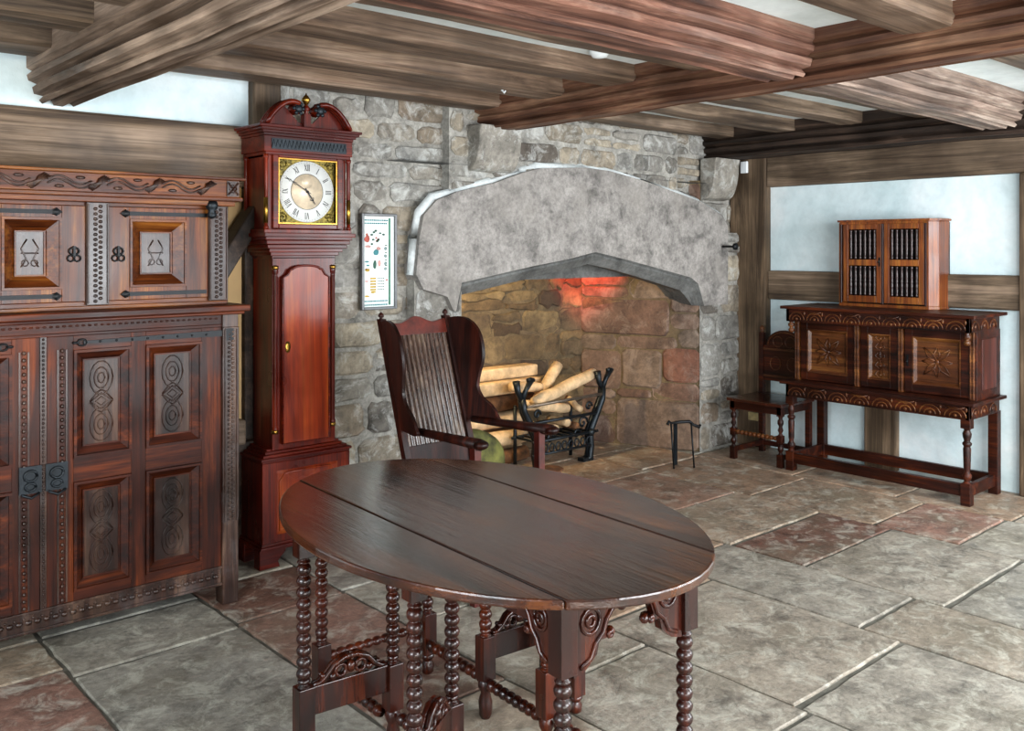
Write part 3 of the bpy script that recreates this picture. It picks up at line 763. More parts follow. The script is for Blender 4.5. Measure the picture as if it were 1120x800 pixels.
for k in range(60):
    a = k*PI/30; Mt = Matrix.Translation((dx, 0, dz)) @ Matrix.Rotation(a, 4, 'Y')
    bar(c, (0, .138), (0, .142 if k % 5 else .146), .0012, Mt, ddy-.0052)
c.v = c.v
build('numerals', c, INK, ch)
c = MB(); c.tube([(dx+r_*math.cos(t*PI/24), ddy-.006, dz+r_*math.sin(t*PI/24)) for r_ in (.0865,) for t in range(48)], .001, 4, True)
build('ring_line', c, INK, ch)
def hand(name, ang, L, wd, yy):
    m = MB(); Mt = Matrix.Translation((dx, 0, dz)) @ Matrix.Rotation(ang, 4, 'Y')
    bar(m, (0, -.02), (0, L*.55), wd, Mt, yy); bar(m, (0, L*.5), (0, L), wd*.6, Mt, yy)
    bar(m, (-wd*1.6, L*.55), (0, L*.75), wd*.6, Mt, yy); bar(m, (wd*1.6, L*.55), (0, L*.75), wd*.6, Mt, yy)
    build(name, m, INK, dial)
hand('minute_hand', math.radians(-60), .128, .004, ddy-.014); hand('hour_hand', math.radians(145), .072, .007, ddy-.011)
c = MB(); c.lathe([(.007, 0), (.006, .012)], (dx, ddy-.004, dz), (0, -1, 0), 10); build('hand_boss', c, INK, dial)

# ------------------------------------------------------------------ framed sampler
pf = thing('picture_frame', 'narrow grey framed embroidered sampler hanging on the stone wall beside the clock', 'picture', (2.725, 4.16, 1.43))
c = MB(); a, b = .112, .258
for q in ((-a, -a+.015, -b, b), (a-.015, a, -b, b), (-a+.015, a-.015, -b, -b+.015), (-a+.015, a-.015, b-.015, b)): c.box(q[0], q[1], -.012, .012, q[2], q[3])
build('frame', c, GREYP, pf, .003)
c = MB(); c.box(-a+.012, a-.012, .0, .008, -b+.012, b-.012); build('sampler', c, PAPER, pf)
c = MB(); c.box(.062, .074, -.0025, .0, -.235, .235); build('green_stripe', c, plain('green_ribbon', '#3f7a63', .6), pf)
cols = {'red': '#b4584c', 'dark green': '#34574a', 'teal': '#3f7f86', 'yellow': '#b79a3c', 'pink': '#c99a94', 'grey': '#7f918f'}
mk = {k: plain('thread_'+k.replace(' ', '_'), v, .8) for k, v in cols.items()}
mot = {k: MB() for k in cols}
rr = random.Random(5)
def blob(k, x, z, w_, h_): mot[k].add([(x+w_*math.cos(t*PI/4)*rr.uniform(.7, 1.1), -.0015, z+h_*math.sin(t*PI/4)*rr.uniform(.7, 1.1)) for t in range(8)], [tuple(range(8))[::-1]])
blob('red', -.075, .12, .018, .022); blob('red', -.075, .145, .008, .008); blob('pink', -.068, .08, .022, .008)
for _ in range(9): blob('dark green', rr.uniform(-.045, .04), rr.uniform(.09, .17), .010, .006)
for _ in range(3): blob('red', rr.uniform(-.02, .01), rr.uniform(.11, .14), .006, .006)
blob('teal', -.018, .05, .02, .018); blob('pink', -.002, .07, .016, .012); blob('dark green', -.026, -.015, .013, .026); blob('pink', .002, -.01, .012, .02)
for z in (.07, .03, -.01, -.04): blob('grey', .042, z, .011, .011); blob('dark green', .045, z+.018, .010, .003)
blob('teal', -.075, .0, .018, .005); blob('teal', -.07, -.02, .012, .006); blob('yellow', -.073, -.045, .02, .009); blob('red', -.079, -.04, .007, .006)
for z in (-.09, -.105, -.12, -.135, -.15):
    mot['yellow'].add([(-.055, -.0015, z-.005), (-.018, -.0015, z-.005), (-.018, -.0015, z+.004), (-.055, -.0015, z+.004)], [(0, 1, 2, 3)])
    for k in range(4): blob('dark green', -.003+k*.011, z, .005, .003)
blob('yellow', -.036, -.163, .018, .008); blob('pink', -.078, -.105, .012, .005); blob('red', .05, -.1, .008, .005); blob('yellow', -.075, -.185, .016, .006)
for z in (.222, .205, -.212, -.232):
    x = -.09
    while x < .05:
        w_ = rr.uniform(.006, .013); mot['teal'].box(x, x+w_, -.0015, 0, z-.0035, z+.0035); x += w_+.003
for k, m in mot.items(): build('embroidery', m, mk[k], pf)

# ------------------------------------------------------------------ gate-leg table
RT = math.radians(-3.1)
tb = thing('gateleg_table', 'large oval gateleg table of polished dark oak on bobbin-turned legs', 'table', (1.68, 2.042, 0), RT)
TA, TBv, ZT = .515, .75, .74
def ov(y, A=TA, B=TBv): return A*math.sqrt(max(0, 1-(y/B)**2))
def slab(name, xa, xb, yofs=0):
    # part of the oval between local x = xa and xb
    pts = []
    N_ = 64
    for i in range(N_):
        t = 2*PI*i/N_; pts.append((TA*math.cos(t), TBv*math.sin(t)))
    def clip(ps, x, keep):
        out = []
        for i in range(len(ps)):
            p, q = ps[i], ps[(i+1) % len(ps)]; ip = (p[0] >= x) == keep; iq = (q[0] >= x) == keep
            if ip: out.append(p)
            if ip != iq:
                t = (x-p[0])/(q[0]-p[0]); out.append((x, p[1]+(q[1]-p[1])*t))
        return out
    ps = clip(pts, xa, True); ps = clip(ps, xb, False)
    m = MB(); m.prism(ps, 'z', ZT-.024, ZT)
    return build(name, m, TABT, tb, .005)
slab('drop_leaf', -.6, -.2515); slab('table_top', -.2485, .2485); slab('drop_leaf', .2515, .6)
BOB = lambda z0, z1, r=.0195, n=None: None
def bobbin(mb, o, d, L, r=.0215, pitch=.032):
    n = max(2, round(L/pitch)); pr = [(r*.75, 0)]
    h = L/n
    for i in range(n):
        for t in range(6):
            a = t/6
            pr.append((r*(.55+.45*math.sin(PI*a)**.7), h*(i+a)+.0005))
    pr.append((r*.6, L))
    mb.lathe(pr, o, d, 12)
def foot(mb, x, y, h=.07):
    k = h/.07
    mb.lathe([(.014, 0), (.021, .008*k), (.023, .03*k), (.015, .045*k), (.024, .055*k), (.024, .062*k), (.018, .07*k)], (x, y, 0), seg=12)
S = .024
def leg(x, y, top0, bl=(.075, .27), parent=tb, name='leg', top=.715):
    m = MB(); foot(m, x, y, bl[0]); m.box(x-S, x+S, y-S, y+S, bl[0]-.003, bl[1]); m.box(x-S, x+S, y-S, y+S, top0, top)
    m.lathe([(.021, 0), (.012, .008), (.019, .014), (.017, .022)], (x, y, bl[1]), seg=12)
    bobbin(m, (x, y, bl[1]+.02), (0, 0, 1), top0-bl[1]-.04)
    m.lathe([(.015, 0), (.02, .006), (.012, .014), (.02, .02)], (x, y, top0-.02), seg=12)
    return build(name, m, TABL, parent, .002)
FX, FY = .205, .585
for x, y in ((-FX, -FY-.01), (FX, -FY-.01), (-FX, FY), (FX, FY)): leg(x, y, .545, (.075, .215))
for x, y in ((-.15, .23), (-.15, -.08), (.18, .21), (.18, -.09)): leg(x, y, .62, (.13, .265))
# frame rails, stretchers
m = MB()
for s in (-1, 1): m.box(s*FX-.012, s*FX+.012, -FY, FY, .635, .714)
build('side_rail', m, TABL, tb, .002)
for s, x in ((-1, -.15), (1, .18)):
    m = MB(); 
    for ya, yb in ((-FY+.03, -.12), (.25 if s < 0 else .23, FY-.03)): bobbin(m, (s*FX if False else x+(s*FX-x)*.5, ya, .115), (0, 1, 0), yb-ya, .019, .033)
    bobbin(m, (x, -.06, .115), (0, 1, 0), .25, .019, .033)
    build('stretcher', m, TABL, tb)
for y in (-FY, FY):
    m = MB(); bobbin(m, (-FX+.02, y, .17), (1, 0, 0), 2*FX-.04, .016, .033); build('stretcher', m, TABL, tb)
# gates
def crest(mb, p, q, z, h=.06):
    p = Vector(p); q = Vector(q); d = q-p; L = d.length; d.normalize(); nrm = Vector((-d.y, d.x))
    def P(a, zz, o=0): return (p.x+d.x*a+nrm.x*o, p.y+d.y*a+nrm.y*o, zz)
    for o in (-.008, .008):
        for s in (0, 1):
            def A(a): return L/2+(a if s else -a)
            mb.tube([P(A(L*.48), z+.004, o), P(A(L*.40), z+.006, o), P(A(L*.32), z+h*.3, o), P(A(L*.22), z+h*.75, o), P(A(L*.08), z+h, o), P(A(0), z+h*.98, o)], [.006, .007, .008, .008, .009, .009], 6)
            mb.tube([P(A(L*.13)+a_, b_+z+h*.42, o) for a_, b_ in ell(0, 0, L*.07, h*.28, 10)], .0055, 6, True)
            mb.ball(P(A(L*.24), z+h*.25, o), .011); mb.ball(P(A(L*.36), z+h*.38, o), .008)
        mb.ball(P(L/2, z+h*.5, o), .014, (1, 1, 1.3))
def gate(piv, out, near):
    m = MB(); p = Vector(piv); q = Vector(out); d = (q-p).normalized(); L = (q-p).length
    ang = math.atan2(d.y, d.x); Mt = Matrix.Translation((p.x, p.y, 0)) @ Matrix.Rotation(ang, 4, 'Z')
    g_ = thing_part('gate', tb)
    m.box(.0, L, -.011, .011, .185, .265, Mt); build('gate_rail', m, TABL, g_, .002)
    m = MB(); m.box(.0, L, -.011, .011, .66, .712, Mt); build('top_rail', m, TABL, g_, .002)
    m = MB(); crest(m, (p+d*.02), (q-d*.02), .265); build('carved_crest', m, TABL, g_)
    leg(q.x, q.y, .635, (.06, .27), g_, 'leg')
def thing_part(name, parent):
    o = bpy.data.objects.new(name, None); COL.objects.link(o); o.parent = parent; return o
gate((-.15, .23), (-.43, .245), 1); gate((-.15, -.08), (-.355, -.215), 1); gate((.18, .21), (.44, .20), 0); gate((.18, -.09), (.43, .06), 0)
# carved spandrel brackets on the end frames
def bracket(mb, p, d, L, h, z, th=.011):
    p = Vector(p); d = Vector(d); nrm = Vector((-d.y, d.x))
    pr = [(0, z), (L, z), (L*.99, z-h*.18), (L*.86, z-h*.22), (L*.90, z-h*.34), (L*.74, z-h*.30), (L*.62, z-h*.40), (L*.56, z-h*.55), (L*.68, z-h*.56), (L*.66, z-h*.64), (L*.44, z-h*.64), (L*.40, z-h*.80), (L*.2, z-h*.95), (0, z-h)]
    vs = []; n_ = len(pr)
    for o in (-th, th):
        vs += [(p.x+d.x*a+nrm.x*o, p.y+d.y*a+nrm.y*o, b_) for a, b_ in pr]
    fs = [tuple(range(n_)), tuple(range(n_, 2*n_))[::-1]]+[(i, (i+1) % n_, n_+(i+1) % n_, n_+i) for i in range(n_)]
    mb.add(vs, fs)
    for o in (-th-.001, th+.001):
        def P(a, b_): return (p.x+d.x*a+nrm.x*o, p.y+d.y*a+nrm.y*o, b_)
        mb.tube([P(L*.28+a, z-h*.36+b_) for a, b_ in ell(0, 0, L*.16, h*.16, 12)], .005, 6, True)
        mb.tube([P(L*.28+a, z-h*.36+b_) for a, b_ in ell(0, 0, L*.07, h*.07, 10)], .005, 6, True)
        mb.tube([P(L*a, z-h*b_) for a, b_ in ((.1, .9), (.28, .82), (.36, .66), (.5, .55), (.56, .4), (.7, .24), (.9, .16))], .006, 6)
        mb.tube([P(L*a, z-h*b_) for a, b_ in ((.06, .12), (.3, .14), (.5, .2), (.62, .12), (.9, .08))], .005, 6)
        mb.tube([P(L*.62+a, z-h*.60+b_) for a, b_ in ell(0, 0, .006, .006, 6)], .006, 6, True)
    mb.ball((p.x+d.x*L*.68, p.y+d.y*L*.68, z-h*.6), .013); mb.ball((p.x+d.x*L*.90, p.y+d.y*L*.90, z-h*.32), .013)
for yy in (-FY-.01, FY):
    for s in (-1, 1):
        m = MB(); bracket(m, (s*(FX-S), yy), (-s, 0), .18, .185, .716); build('spandrel', m, TABL, tb)
        m = MB(); bracket(m, (s*FX, yy+(S if yy < 0 else -S)), (0, 1 if yy < 0 else -1), .14, .17, .716); build('spandrel', m, TABL, tb)
m = MB(); m.box(-FX, FX, -FY-.02, -FY+.002, .68, .716); m.box(-FX, FX, FY-.01, FY+.01, .68, .716); build('end_rail', m, TABL, tb, .002)

# ------------------------------------------------------------------ wing armchair
ch = thing('wing_armchair', 'dark oak wing armchair with a reeded reclining back in front of the fireplace', 'chair', (2.57, 3.40, 0))
# local: x right, back at y=0, front towards -y; reclined back: y = .2*(z-.69)/.5 above arm level
def bk(z): return max(0, (z-.55))*.33
LX, RX = -.19, .185
def rec(mb, x0, x1, y0, y1, z0, z1):
    vs = []
    for z in (z0, z1):
        for y in (y0, y1):
            for x in (x0, x1): vs.append((x, y+bk(z), z))
    mb.add(vs, [(0,2,3,1),(4,5,7,6),(0,1,5,4),(2,6,7,3),(0,4,6,2),(1,3,7,5)])
for x in (LX, RX):
    m = MB(); rec(m, x-.016, x+.016, -.01, .025, .55, 1.17); m.box(x-.016, x+.016, -.01, .025, 0, .55); po = build('back_post', m, CHR, ch, .002)
    m = MB(); m.lathe([(.012, 0), (.006, .006), (.015, .014), (.012, .024), (.003, .034)], (x, .01+bk(1.17), 1.168), seg=8); build('finial', m, CHR, po)
m = MB(); rec(m, LX+.016, RX-.016, -.005, .018, .45, .60); build('back_rail', m, CHR, ch, .002)
m = MB()
pts = [(LX+.016, 1.09), (RX-.016, 1.09)] + [(x, 1.145+.012*math.cos((x-LX)/(RX-LX)*4*PI)+.018*math.sin((x-LX)/(RX-LX)*PI)) for x in [RX-.016-i*(RX-LX-.032)/16 for i in range(17)]]
m.prism(pts, 'y', 0, .02); m.v = [(x, y+bk(z)-.006, z) for x, y, z in m.v]; build('crest_rail', m, plain('chair_red_oak', '#571d12', .35, 0, 20, .4), ch, .002)
m = MB(); n = 13; wv = (RX-LX-.032)/n
for i in range(n):
    x0 = LX+.016+i*wv
    vs = []
    for z in (.60, 1.09):
        for k in range(5):
            a = PI*k/4; vs.append((x0+wv/2-wv*.48*math.cos(a), .012+bk(z)-.013*math.sin(a), z))
    m.add(vs, [(k, k+1, 6+k, 5+k) for k in range(4)], smooth=True)
rec(m, LX+.016, RX-.016, .010, .018, .60, 1.09)
build('reeded_panel', m, CHRP, ch)
def wing(sx, x):
    pr = [(.0, 1.155), (-.06, 1.165), (-.13, 1.155), (-.175, 1.11), (-.185, 1.04), (-.17, .97), (-.13, .90), (-.105, .84), (-.12, .79), (-.165, .755), (-.185, .715), (-.175, .68), (.0, .68)]
    fine = []
    for i in range(1, len(pr)-2):
        a0, a1, a2, a3 = pr[i-1], pr[i], pr[i+1], pr[i+2]
        for k in range(5):
            t = k/5
            fine.append(tuple(.5*(2*a1[c_]+(a2[c_]-a0[c_])*t+(2*a0[c_]-5*a1[c_]+4*a2[c_]-a3[c_])*t*t+(3*a1[c_]-a0[c_]-3*a2[c_]+a3[c_])*t**3) for c_ in (0, 1)))
    pr = [pr[0]]+fine+pr[-2:]
    m = MB(); n_ = len(pr); vs = []
    for o in (-.009, .009):
        for y, z in pr: vs.append((x+o+sx*(-y)*.22, y+bk(z)+.0, z))
    m.add(vs, [tuple(range(n_)), tuple(range(n_, 2*n_))[::-1]]+[(i, (i+1) % n_, n_+(i+1) % n_, n_+i) for i in range(n_)])
    build('wing', m, CHR, ch, .003)
wing(-1, LX-.004); wing(1, RX+.004)
for s, x, xe in ((-1, LX, LX+.05), (1, RX, .30)):
    m = MB(); P0 = Vector((x, -.0, .685)); P1 = Vector((xe+(0), -.43, .68)) if s > 0 else Vector((-.14, -.46, .68))
    m.tube([P0, P0.lerp(P1, .3), P0.lerp(P1, .7), P1], [.016, .019, .022, .026], 8)
    m.ball(P1, .034, (1, 1, .6), 12, 6)
    build('arm', m, CHR, ch)
    m = MB(); q = P0.lerp(P1, .93 if s < 0 else .85)
    m.box(q.x-.018, q.x+.018, q.y-.018, q.y+.018, 0, .28); m.lathe([(.018, 0), (.02, .03), (.012, .05), (.021, .08), (.013, .1), (.018, .12)], (q.x, q.y, .28)); m.box(q.x-.018, q.x+.018, q.y-.018, q.y+.018, .39, .67)
    build('leg', m, plain('chair_leg_red', '#4a160e', .35, 0, 20, .35), ch, .002)
m = MB(); m.prism([(-.17, -.46), (.30, -.44), (.20, .0), (-.20, .0)], 'z', .40, .425); build('seat', m, CHR, ch, .004)
m = MB(); m.prism([(-.15, -.42), (.26, -.40), (.18, -.01), (-.18, -.01)], 'z', .34, .40); build('seat_frame', m, CHR, ch, .002)
m = MB(); m.box(-.135, .25, -.415, -.395, .08, .12); m.box(LX, RX, -.005, .015, .08, .12); build('stretcher', m, CHR, ch, .002)

# ------------------------------------------------------------------ court cupboard
cc = thing('court_cupboard', 'carved dark oak court cupboard on an open stand against the white wall', 'cupboard', (5.5, 2.81, 0), -PI/2)
def cfr(name, z0, z1, y0, parent=cc, arcs=9):
    m = MB(); m.box(-.60, .60, y0, y0+.03, z0, z1); m.box(-.60, -.575, y0, .44, z0, z1); m.box(.575, .60, y0, .44, z0, z1)
    o = build(name, m, COURT, parent, .003)
    m = MB(); h = z1-z0
    for i in range(arcs):
        cx = -.52+1.04*i/(arcs-1); w_ = .5/arcs
        m.tube([(x, y0-.001, z) for x, z in ell(cx, z0+h*.15, w_, h*.62, 10, 0, PI)], .004, 5)
        m.tube([(x, y0-.001, z) for x, z in ell(cx, z0+h*.15, w_*.55, h*.36, 8, 0, PI)], .004, 5)
        m.ball((cx, y0-.001, z0+h*.25), .01, (1, .5, 1)); m.ball((cx+w_*1.0, y0, z0+h*.7), .010, (.7, .5, 1.4))
        if i % 2: m.tube([(cx-w_*.9, y0, z0+h*.85), (cx, y0-.003, z0+h*.65), (cx+w_*.9, y0, z0+h*.85)], .004, 5)
    for i in range(3):
        cy = y0+.08+.13*i
        m.tube([(.601, y, z) for y, z in ell(cy, z0+h*.15, .05, h*.62, 8, 0, PI)], .004, 5); m.ball((.601, cy, z0+h*.4), .014, (.4, 1, 1))
    build('frieze_carving', m, COURTC, o)
m = MB(); m.box(-.635, .635, -.022, .47, 1.092, 1.112); build('top_board', m, COURT, cc, .004)
cfr('upper_frieze', 1.008, 1.092, 0)
m = MB(); m.box(-.58, .58, .14, .45, .60, 1.01); 
m.box(.565, .60, .10, .45, .60, 1.01); m.box(-.60, -.565, .10, .45, .60, 1.01)
cs = build('carcass', m, COURT, cc, .003)
for s in (-1, 1):
    m = MB(); m.box(s*.602-.004, s*.602+.004, .17, .38, .66, .96); build('side_panel', m, wood('court_side_%d' % s, '#3a120b', '#6b2417', '#8a3c26', 'z', .35, .3), cc, .002)
    m = MB(); m.lathe([(.005, 0), (.018, .008), (.021, .022), (.014, .032), (.011, .038), (.022, .048), (.022, .06), (.012, .07), (.018, .08)], (s*.575, .025, .93)); build('pendant', m, COURTC, cc)
for x in (-.575, -.145, .145, .575):
    m = MB(); m.box(x-.014, x+.014, .095, .15, .605, 1.01); 
    for s in (-1, 1): m.box(x+s*.009-.003, x+s*.009+.003, .089, .10, .61, 1.005)
    build('pilaster', m, COURTC, cc, .002)
def cdoor(x0, x1, kind, nm='door'):
    m = MB(); z0, z1 = .612, 1.005; b = .05
    for a in ((x0, x0+b, z0, z1), (x1-b, x1, z0, z1), (x0+b, x1-b, z0, z0+b), (x0+b, x1-b, z1-b, z1)): m.box(a[0], a[1], .108, .14, a[2], a[3])
    o = build(nm, m, COURT, cc, .002)
    m = MB(); m.panel(x0+b, x1-b, z0+b, z1-b, .106, .022, .018); m.frame(x0+b, x1-b, z0+b, z1-b, .107, .006, .004); build('panel', m, COURTC, o)
    m = MB(); cx = (x0+x1)/2; cz = (z0+z1)/2; yy = .123; hw = (x1-x0)/2-b-.03; hh = (z1-z0)/2-b-.03
    if kind == 'star':
        for k in range(8):
            a = k*PI/4; sc = 1 if k % 2 else .8
            ex, ez = cx+hw*sc*math.cos(a), cz+hh*sc*math.sin(a)
            px, pz = -math.sin(a)*.018, math.cos(a)*.018
            m.tube([(cx, yy, cz), ((cx+ex)/2+px, yy-.004, (cz+ez)/2+pz), (ex, yy, ez)], .004, 5); m.tube([(cx, yy, cz), ((cx+ex)/2-px, yy-.004, (cz+ez)/2-pz), (ex, yy, ez)], .004, 5)
        m.ball((cx, yy, cz), .016, (1, .6, 1))
    else:
        for k in range(5):
            z = cz-hh+2*hh*k/4
            for s in (-1, 1): m.tube([(cx, yy, z-.02), (cx+s*hw*.7, yy-.003, z+.004), (cx+s*hw*.3, yy, z+.03)], .004, 5)
            m.ball((cx, yy, z), .010, (1, .6, 1))
        m.tube([(cx, yy, cz-hh), (cx, yy, cz+hh)], .004, 5)
    build('panel_carving', m, COURTC, o)
    return o
cdoor(-.555, -.165, 'star'); cdoor(-.125, .125, 'leaf', 'fixed_panel'); o = cdoor(.165, .555, 'star')
m = MB(); m.box(.182, .19, .098, .11, .77, .84); m.ball((.186, .095, .80), .009); build('latch', m, IRON, o)
m = MB(); m.box(-.635, .635, -.03, .46, .585, .605); build('ledge', m, COURT, cc, .004)
cfr('lower_frieze', .50, .586, -.005, arcs=8)
def cleg(x, y, turned):
    m = MB(); s = .028
    if turned:
        m.box(x-s, x+s, y-s, y+s, 0, .13); m.box(x-s, x+s, y-s, y+s, .45, .51)
        m.lathe([(.026, 0), (.015, .01), (.024, .03), (.027, .045), (.018, .06), (.015, .07), (.019, .09), (.022, .2), (.018, .215), (.026, .225), (.026, .235), (.016, .245), (.023, .27), (.025, .29), (.016, .31), (.026, .325)], (x, y, .13))
    else: m.box(x-s, x+s, y-s, y+s, 0, .51)
    build('leg', m, COURT, cc, .003)
for x in (-.575, .575): cleg(x, .025, True); cleg(x, .425, False)
for a in ((-.55, .55, .01, .04, .05, .12), (-.55, .55, .41, .44, .05, .12), (-.59, -.56, .05, .40, .05, .12), (.56, .59, .05, .40, .05, .12)):
    m = MB(); m.box(*a); build('stretcher', m, COURT, cc, .002)

# ------------------------------------------------------------------ spice cupboard
sp = thing('spindle_cupboard', 'small orange-brown cupboard with two spindled doors standing on the court cupboard', 'cupboard', (5.8, 2.87, 1.112), -PI/2)
W2 = .32
m = MB(); Hs = .58
out = [(-W2, 0), (.29, 0), (.33, .06), (.33, .215), (-W2, .215)]
m.prism(out, 'z', 0, .02); m.prism([(a*1.03, b-.006 if b == 0 else b) for a, b in out], 'z', Hs-.014, Hs)
m.prism([(a*.99, b+.002 if b == 0 else b) for a, b in out], 'z', Hs-.03, Hs-.014)
m.prism([(.268, 0), (.29, 0), (.33, .06), (.31, .06)], 'z', .02, Hs-.02); m.prism([(.33, .06), (.33, .215), (.315, .215), (.315, .06)], 'z', .02, Hs-.02)
m.box(-W2, -W2+.025, 0, .215, .02, Hs-.02); m.box(-W2, .33, .20, .215, .02, Hs-.02)
build('carcass', m, SPICE, sp, .002)
m = MB(); m.box(-W2+.03, .30, .06, .07, .02, Hs-.03); build('interior_shade_sheet', m, plain('interior_shade', '#0c0706', .9), sp)  # near-black sheet behind the spindles stands in for the shade inside
SPDK = plain('spindle_dark', '#2a1513', .3, 0, 30, .3)
def sdoor(x0, x1):
    m = MB(); z0, z1 = .03, Hs-.03; b = .034; zm = .295
    for a in ((x0, x0+b, z0, z1), (x1-b, x1, z0, z1), (x0+b, x1-b, z0, z0+b+.01), (x0+b, x1-b, z1-b, z1), (x0+b, x1-b, zm-.02, zm+.02)): m.box(a[0], a[1], -.006, .014, a[2], a[3])
    o = build('door', m, SPICE, sp, .002)
    for za, zb in ((z0+b+.01, zm-.02), (zm+.02, z1-b)):
        nn = 6; L = zb-za
        for i in range(nn):
            x = x0+b+(x1-x0-2*b)*(i+.5)/nn
            q = MB(); q.lathe([(.006, 0), (.010, .01), (.006, .02), (.009, L*.3), (.011, L*.38), (.006, L*.45), (.011, L*.5), (.006, L*.55), (.011, L*.62), (.009, L*.7), (.006, L-.02), (.010, L-.01), (.006, L)], (x, .004, za), seg=8)
            build('spindle', q, SPDK, o)
    return o
o1 = sdoor(-.285, -.018); o2 = sdoor(.0, .262)
m = MB()
for x in (-.30, -.009, .272): 
    m.box(x-.006, x+.006, -.010, .004, .02, Hs-.03); 
build('bead_strip', m, SPDK, sp, .002)
m = MB(); m.ball((-.03, -.014, .30), .009); m.box(-.035, -.025, -.01, -.005, .27, .33); build('latch', m, IRON, o1)

# ------------------------------------------------------------------ hall chair in the corner
hcq = thing('panel_back_chair', 'dark oak side chair with an arched carved back, twist legs, in the corner', 'chair', (5.5, 3.655, 0), -PI/2)
m = MB(); m.box(-.225, .225, -.02, .40, .415, .437); build('seat', m, wood('chair_seat', '#2a0c07', '#5c1f10', '#7c3318', 'x', .25, .5), hcq, .005)
m = MB(); m.box(-.205, .205, .0, .025, .36, .415); m.box(-.205, -.18, 0, .4, .36, .415); m.box(.18, .205, 0, .4, .36, .415); build('seat_rail', m, COURT, hcq, .002)
for s in (-1, 1):
    m = MB(); x = s*.19; q = .02
    m.box(x-q, x+q, 0, .04, 0, .09); m.box(x-q, x+q, 0, .04, .17, .22); m.box(x-q, x+q, 0, .04, .35, .415)
    m.lathe([(.018, 0), (.010, .012), (.02, .03), (.02, .05), (.010, .065), (.018, .08)], (x, .02, .09)); m.lathe([(.018, 0), (.010, .015), (.02, .035), (.011, .06), (.021, .08), (.021, .1), (.012, .115), (.018, .13)], (x, .02, .22))
    build('leg', m, COURT, hcq, .002)
    m = MB(); m.box(x-.018, x+.018, .36, .40, 0, .88); po = build('back_post', m, COURT, hcq, .002)
    m = MB(); m.lathe([(.018, 0), (.008, .01), (.02, .028), (.016, .042), (.004, .052)], (x, .38, .88), seg=10); build('finial', m, COURTC, po)
    m = MB(); m.box(x-.012, x+.012, .04, .36, .05, .085); build('stretcher', m, COURT, hcq, .002)
m = MB(); bobbin(m, (-.17, .02, .195), (1, 0, 0), .34, .017, .034); build('bobbin_stretcher', m, COURTC, hcq)
m = MB(); m.box(-.17, .17, .37, .39, .05, .085); build('stretcher', m, COURT, hcq, .002)
m = MB(); m.prism([(-.172, .53), (.172, .53), (.172, .79)]+[(x, z) for x, z in ell(0, .79, .15, .115, 12, 0, PI)]+[(-.172, .79)], 'y', .37, .39); bp = build('back_panel', m, COURT, hcq, .002)
m = MB()
for s in (-1, 1):
    m.tube([(x, .368, z) for x, z in ell(s*.07, .66, .045, .05, 10)], .004, 5, True); m.tube([(x, .368, z) for x, z in ell(s*.05, .82, .04, .04, 10)], .004, 5, True)
m.tube([(x, .368, z) for x, z in ell(0, .79, .135, .1, 12, 0, PI)], .005, 5); m.box(-.17, .17, .362, .37, .755, .77); m.box(-.17, .17, .362, .37, .56, .575)
build('back_carving', m, COURTC, bp)

# ------------------------------------------------------------------ fire grate, logs
gr = thing('fire_basket', 'ornate black iron fire basket with forked horns holding logs', 'grate', (4.45, 4.50, 0))
def horn(s, x0, forkdx):
    m = MB()
    zt = .44 if s > 0 else .40
    foot_ = (x0-.10*s, 0, .0)
    pts = [(x0-.13*s, -.0, .015), (x0-.10*s, -.0, .02), (x0-.085*s, -.0, .10), (x0-.10*s, 0, .20), (x0-.03*s, 0, .32), (x0+.03*s, 0, .42), (x0+.04*s, 0, .50)]
    for dy in (-.012, .012): m.tube([(p[0], dy, p[2]) for p in pts], [.02, .024, .022, .026, .024, .022, .02], 8)
    m.box(pts[0][0]-.05, pts[0][0]+.05, -.03, .03, 0, .025)
    m.tube([(pts[-1][0], 0, .49), (pts[-1][0]-.035, 0, .55), (pts[-1][0]-.05, 0, .62)], [.02, .02, .026], 8)
    m.tube([(pts[-1][0], 0, .49), (pts[-1][0]+.04, 0, .56), (pts[-1][0]+.085, 0, .62)], [.02, .016, .024], 8)
    m.tube([(pts[-1][0]+.05, 0, .62), (pts[-1][0]+.08, 0, .625), (pts[-1][0]+.11, 0, .615)], .014, 6)
    # scrolls
    for cx, cz, a in ((x0-.16*s, .27, .05), (x0-.10*s, .38, .035), (x0-.22*s, .2, .035)):
        m.tube([(cx+a*(1-t/14)*math.cos(t*.6), 0, cz+a*(1-t/14)*math.sin(t*.6)) for t in range(13)], .009, 6)
    m.ball((x0-.10*s, -.02, .2), .03)
    return build('side_frame', m, BLUEIRON, gr)
horn(1, .36, .1); horn(-1, -.34, .1)
IRL = plain('worn_iron', '#6b6258', .4, .6)
m = MB(); m.tube([(-.36, -.03, .45), (.36, -.03, .46)], .011, 8); build('front_bar', m, IRL, gr)
for z, y in ((.33, -.02), (.20, -.02)):
    m = MB(); m.tube([(-.3+.7*0, y, z), (.33, y, z)], .011, 8)
    build('front_bar', m, BLUEIRON, gr)
m = MB()
for i in range(9):
    x = -.24+i*.06; m.tube([(x+.022*math.cos(t), -.02, .145+.028*math.sin(t)) for t in [k*PI/5 for k in range(10)]], .006, 5, True)
m.tube([(-.3, -.02, .11), (.28, -.02, .11)], .009, 6); build('scroll_band', m, BLUEIRON, gr)
m = MB()
for i in range(8): m.tube([(-.26+i*.075, -.01, .2), (-.26+i*.075, .19, .2)], .01, 6)
m.tube([(-.3, .19, .2), (.3, .19, .2)], .011, 6)
for s in (-1, 1): m.tube([(s*.27, .19, 0), (s*.27, .19, .42)], .013, 6)
build('grid', m, BLUEIRON, gr)

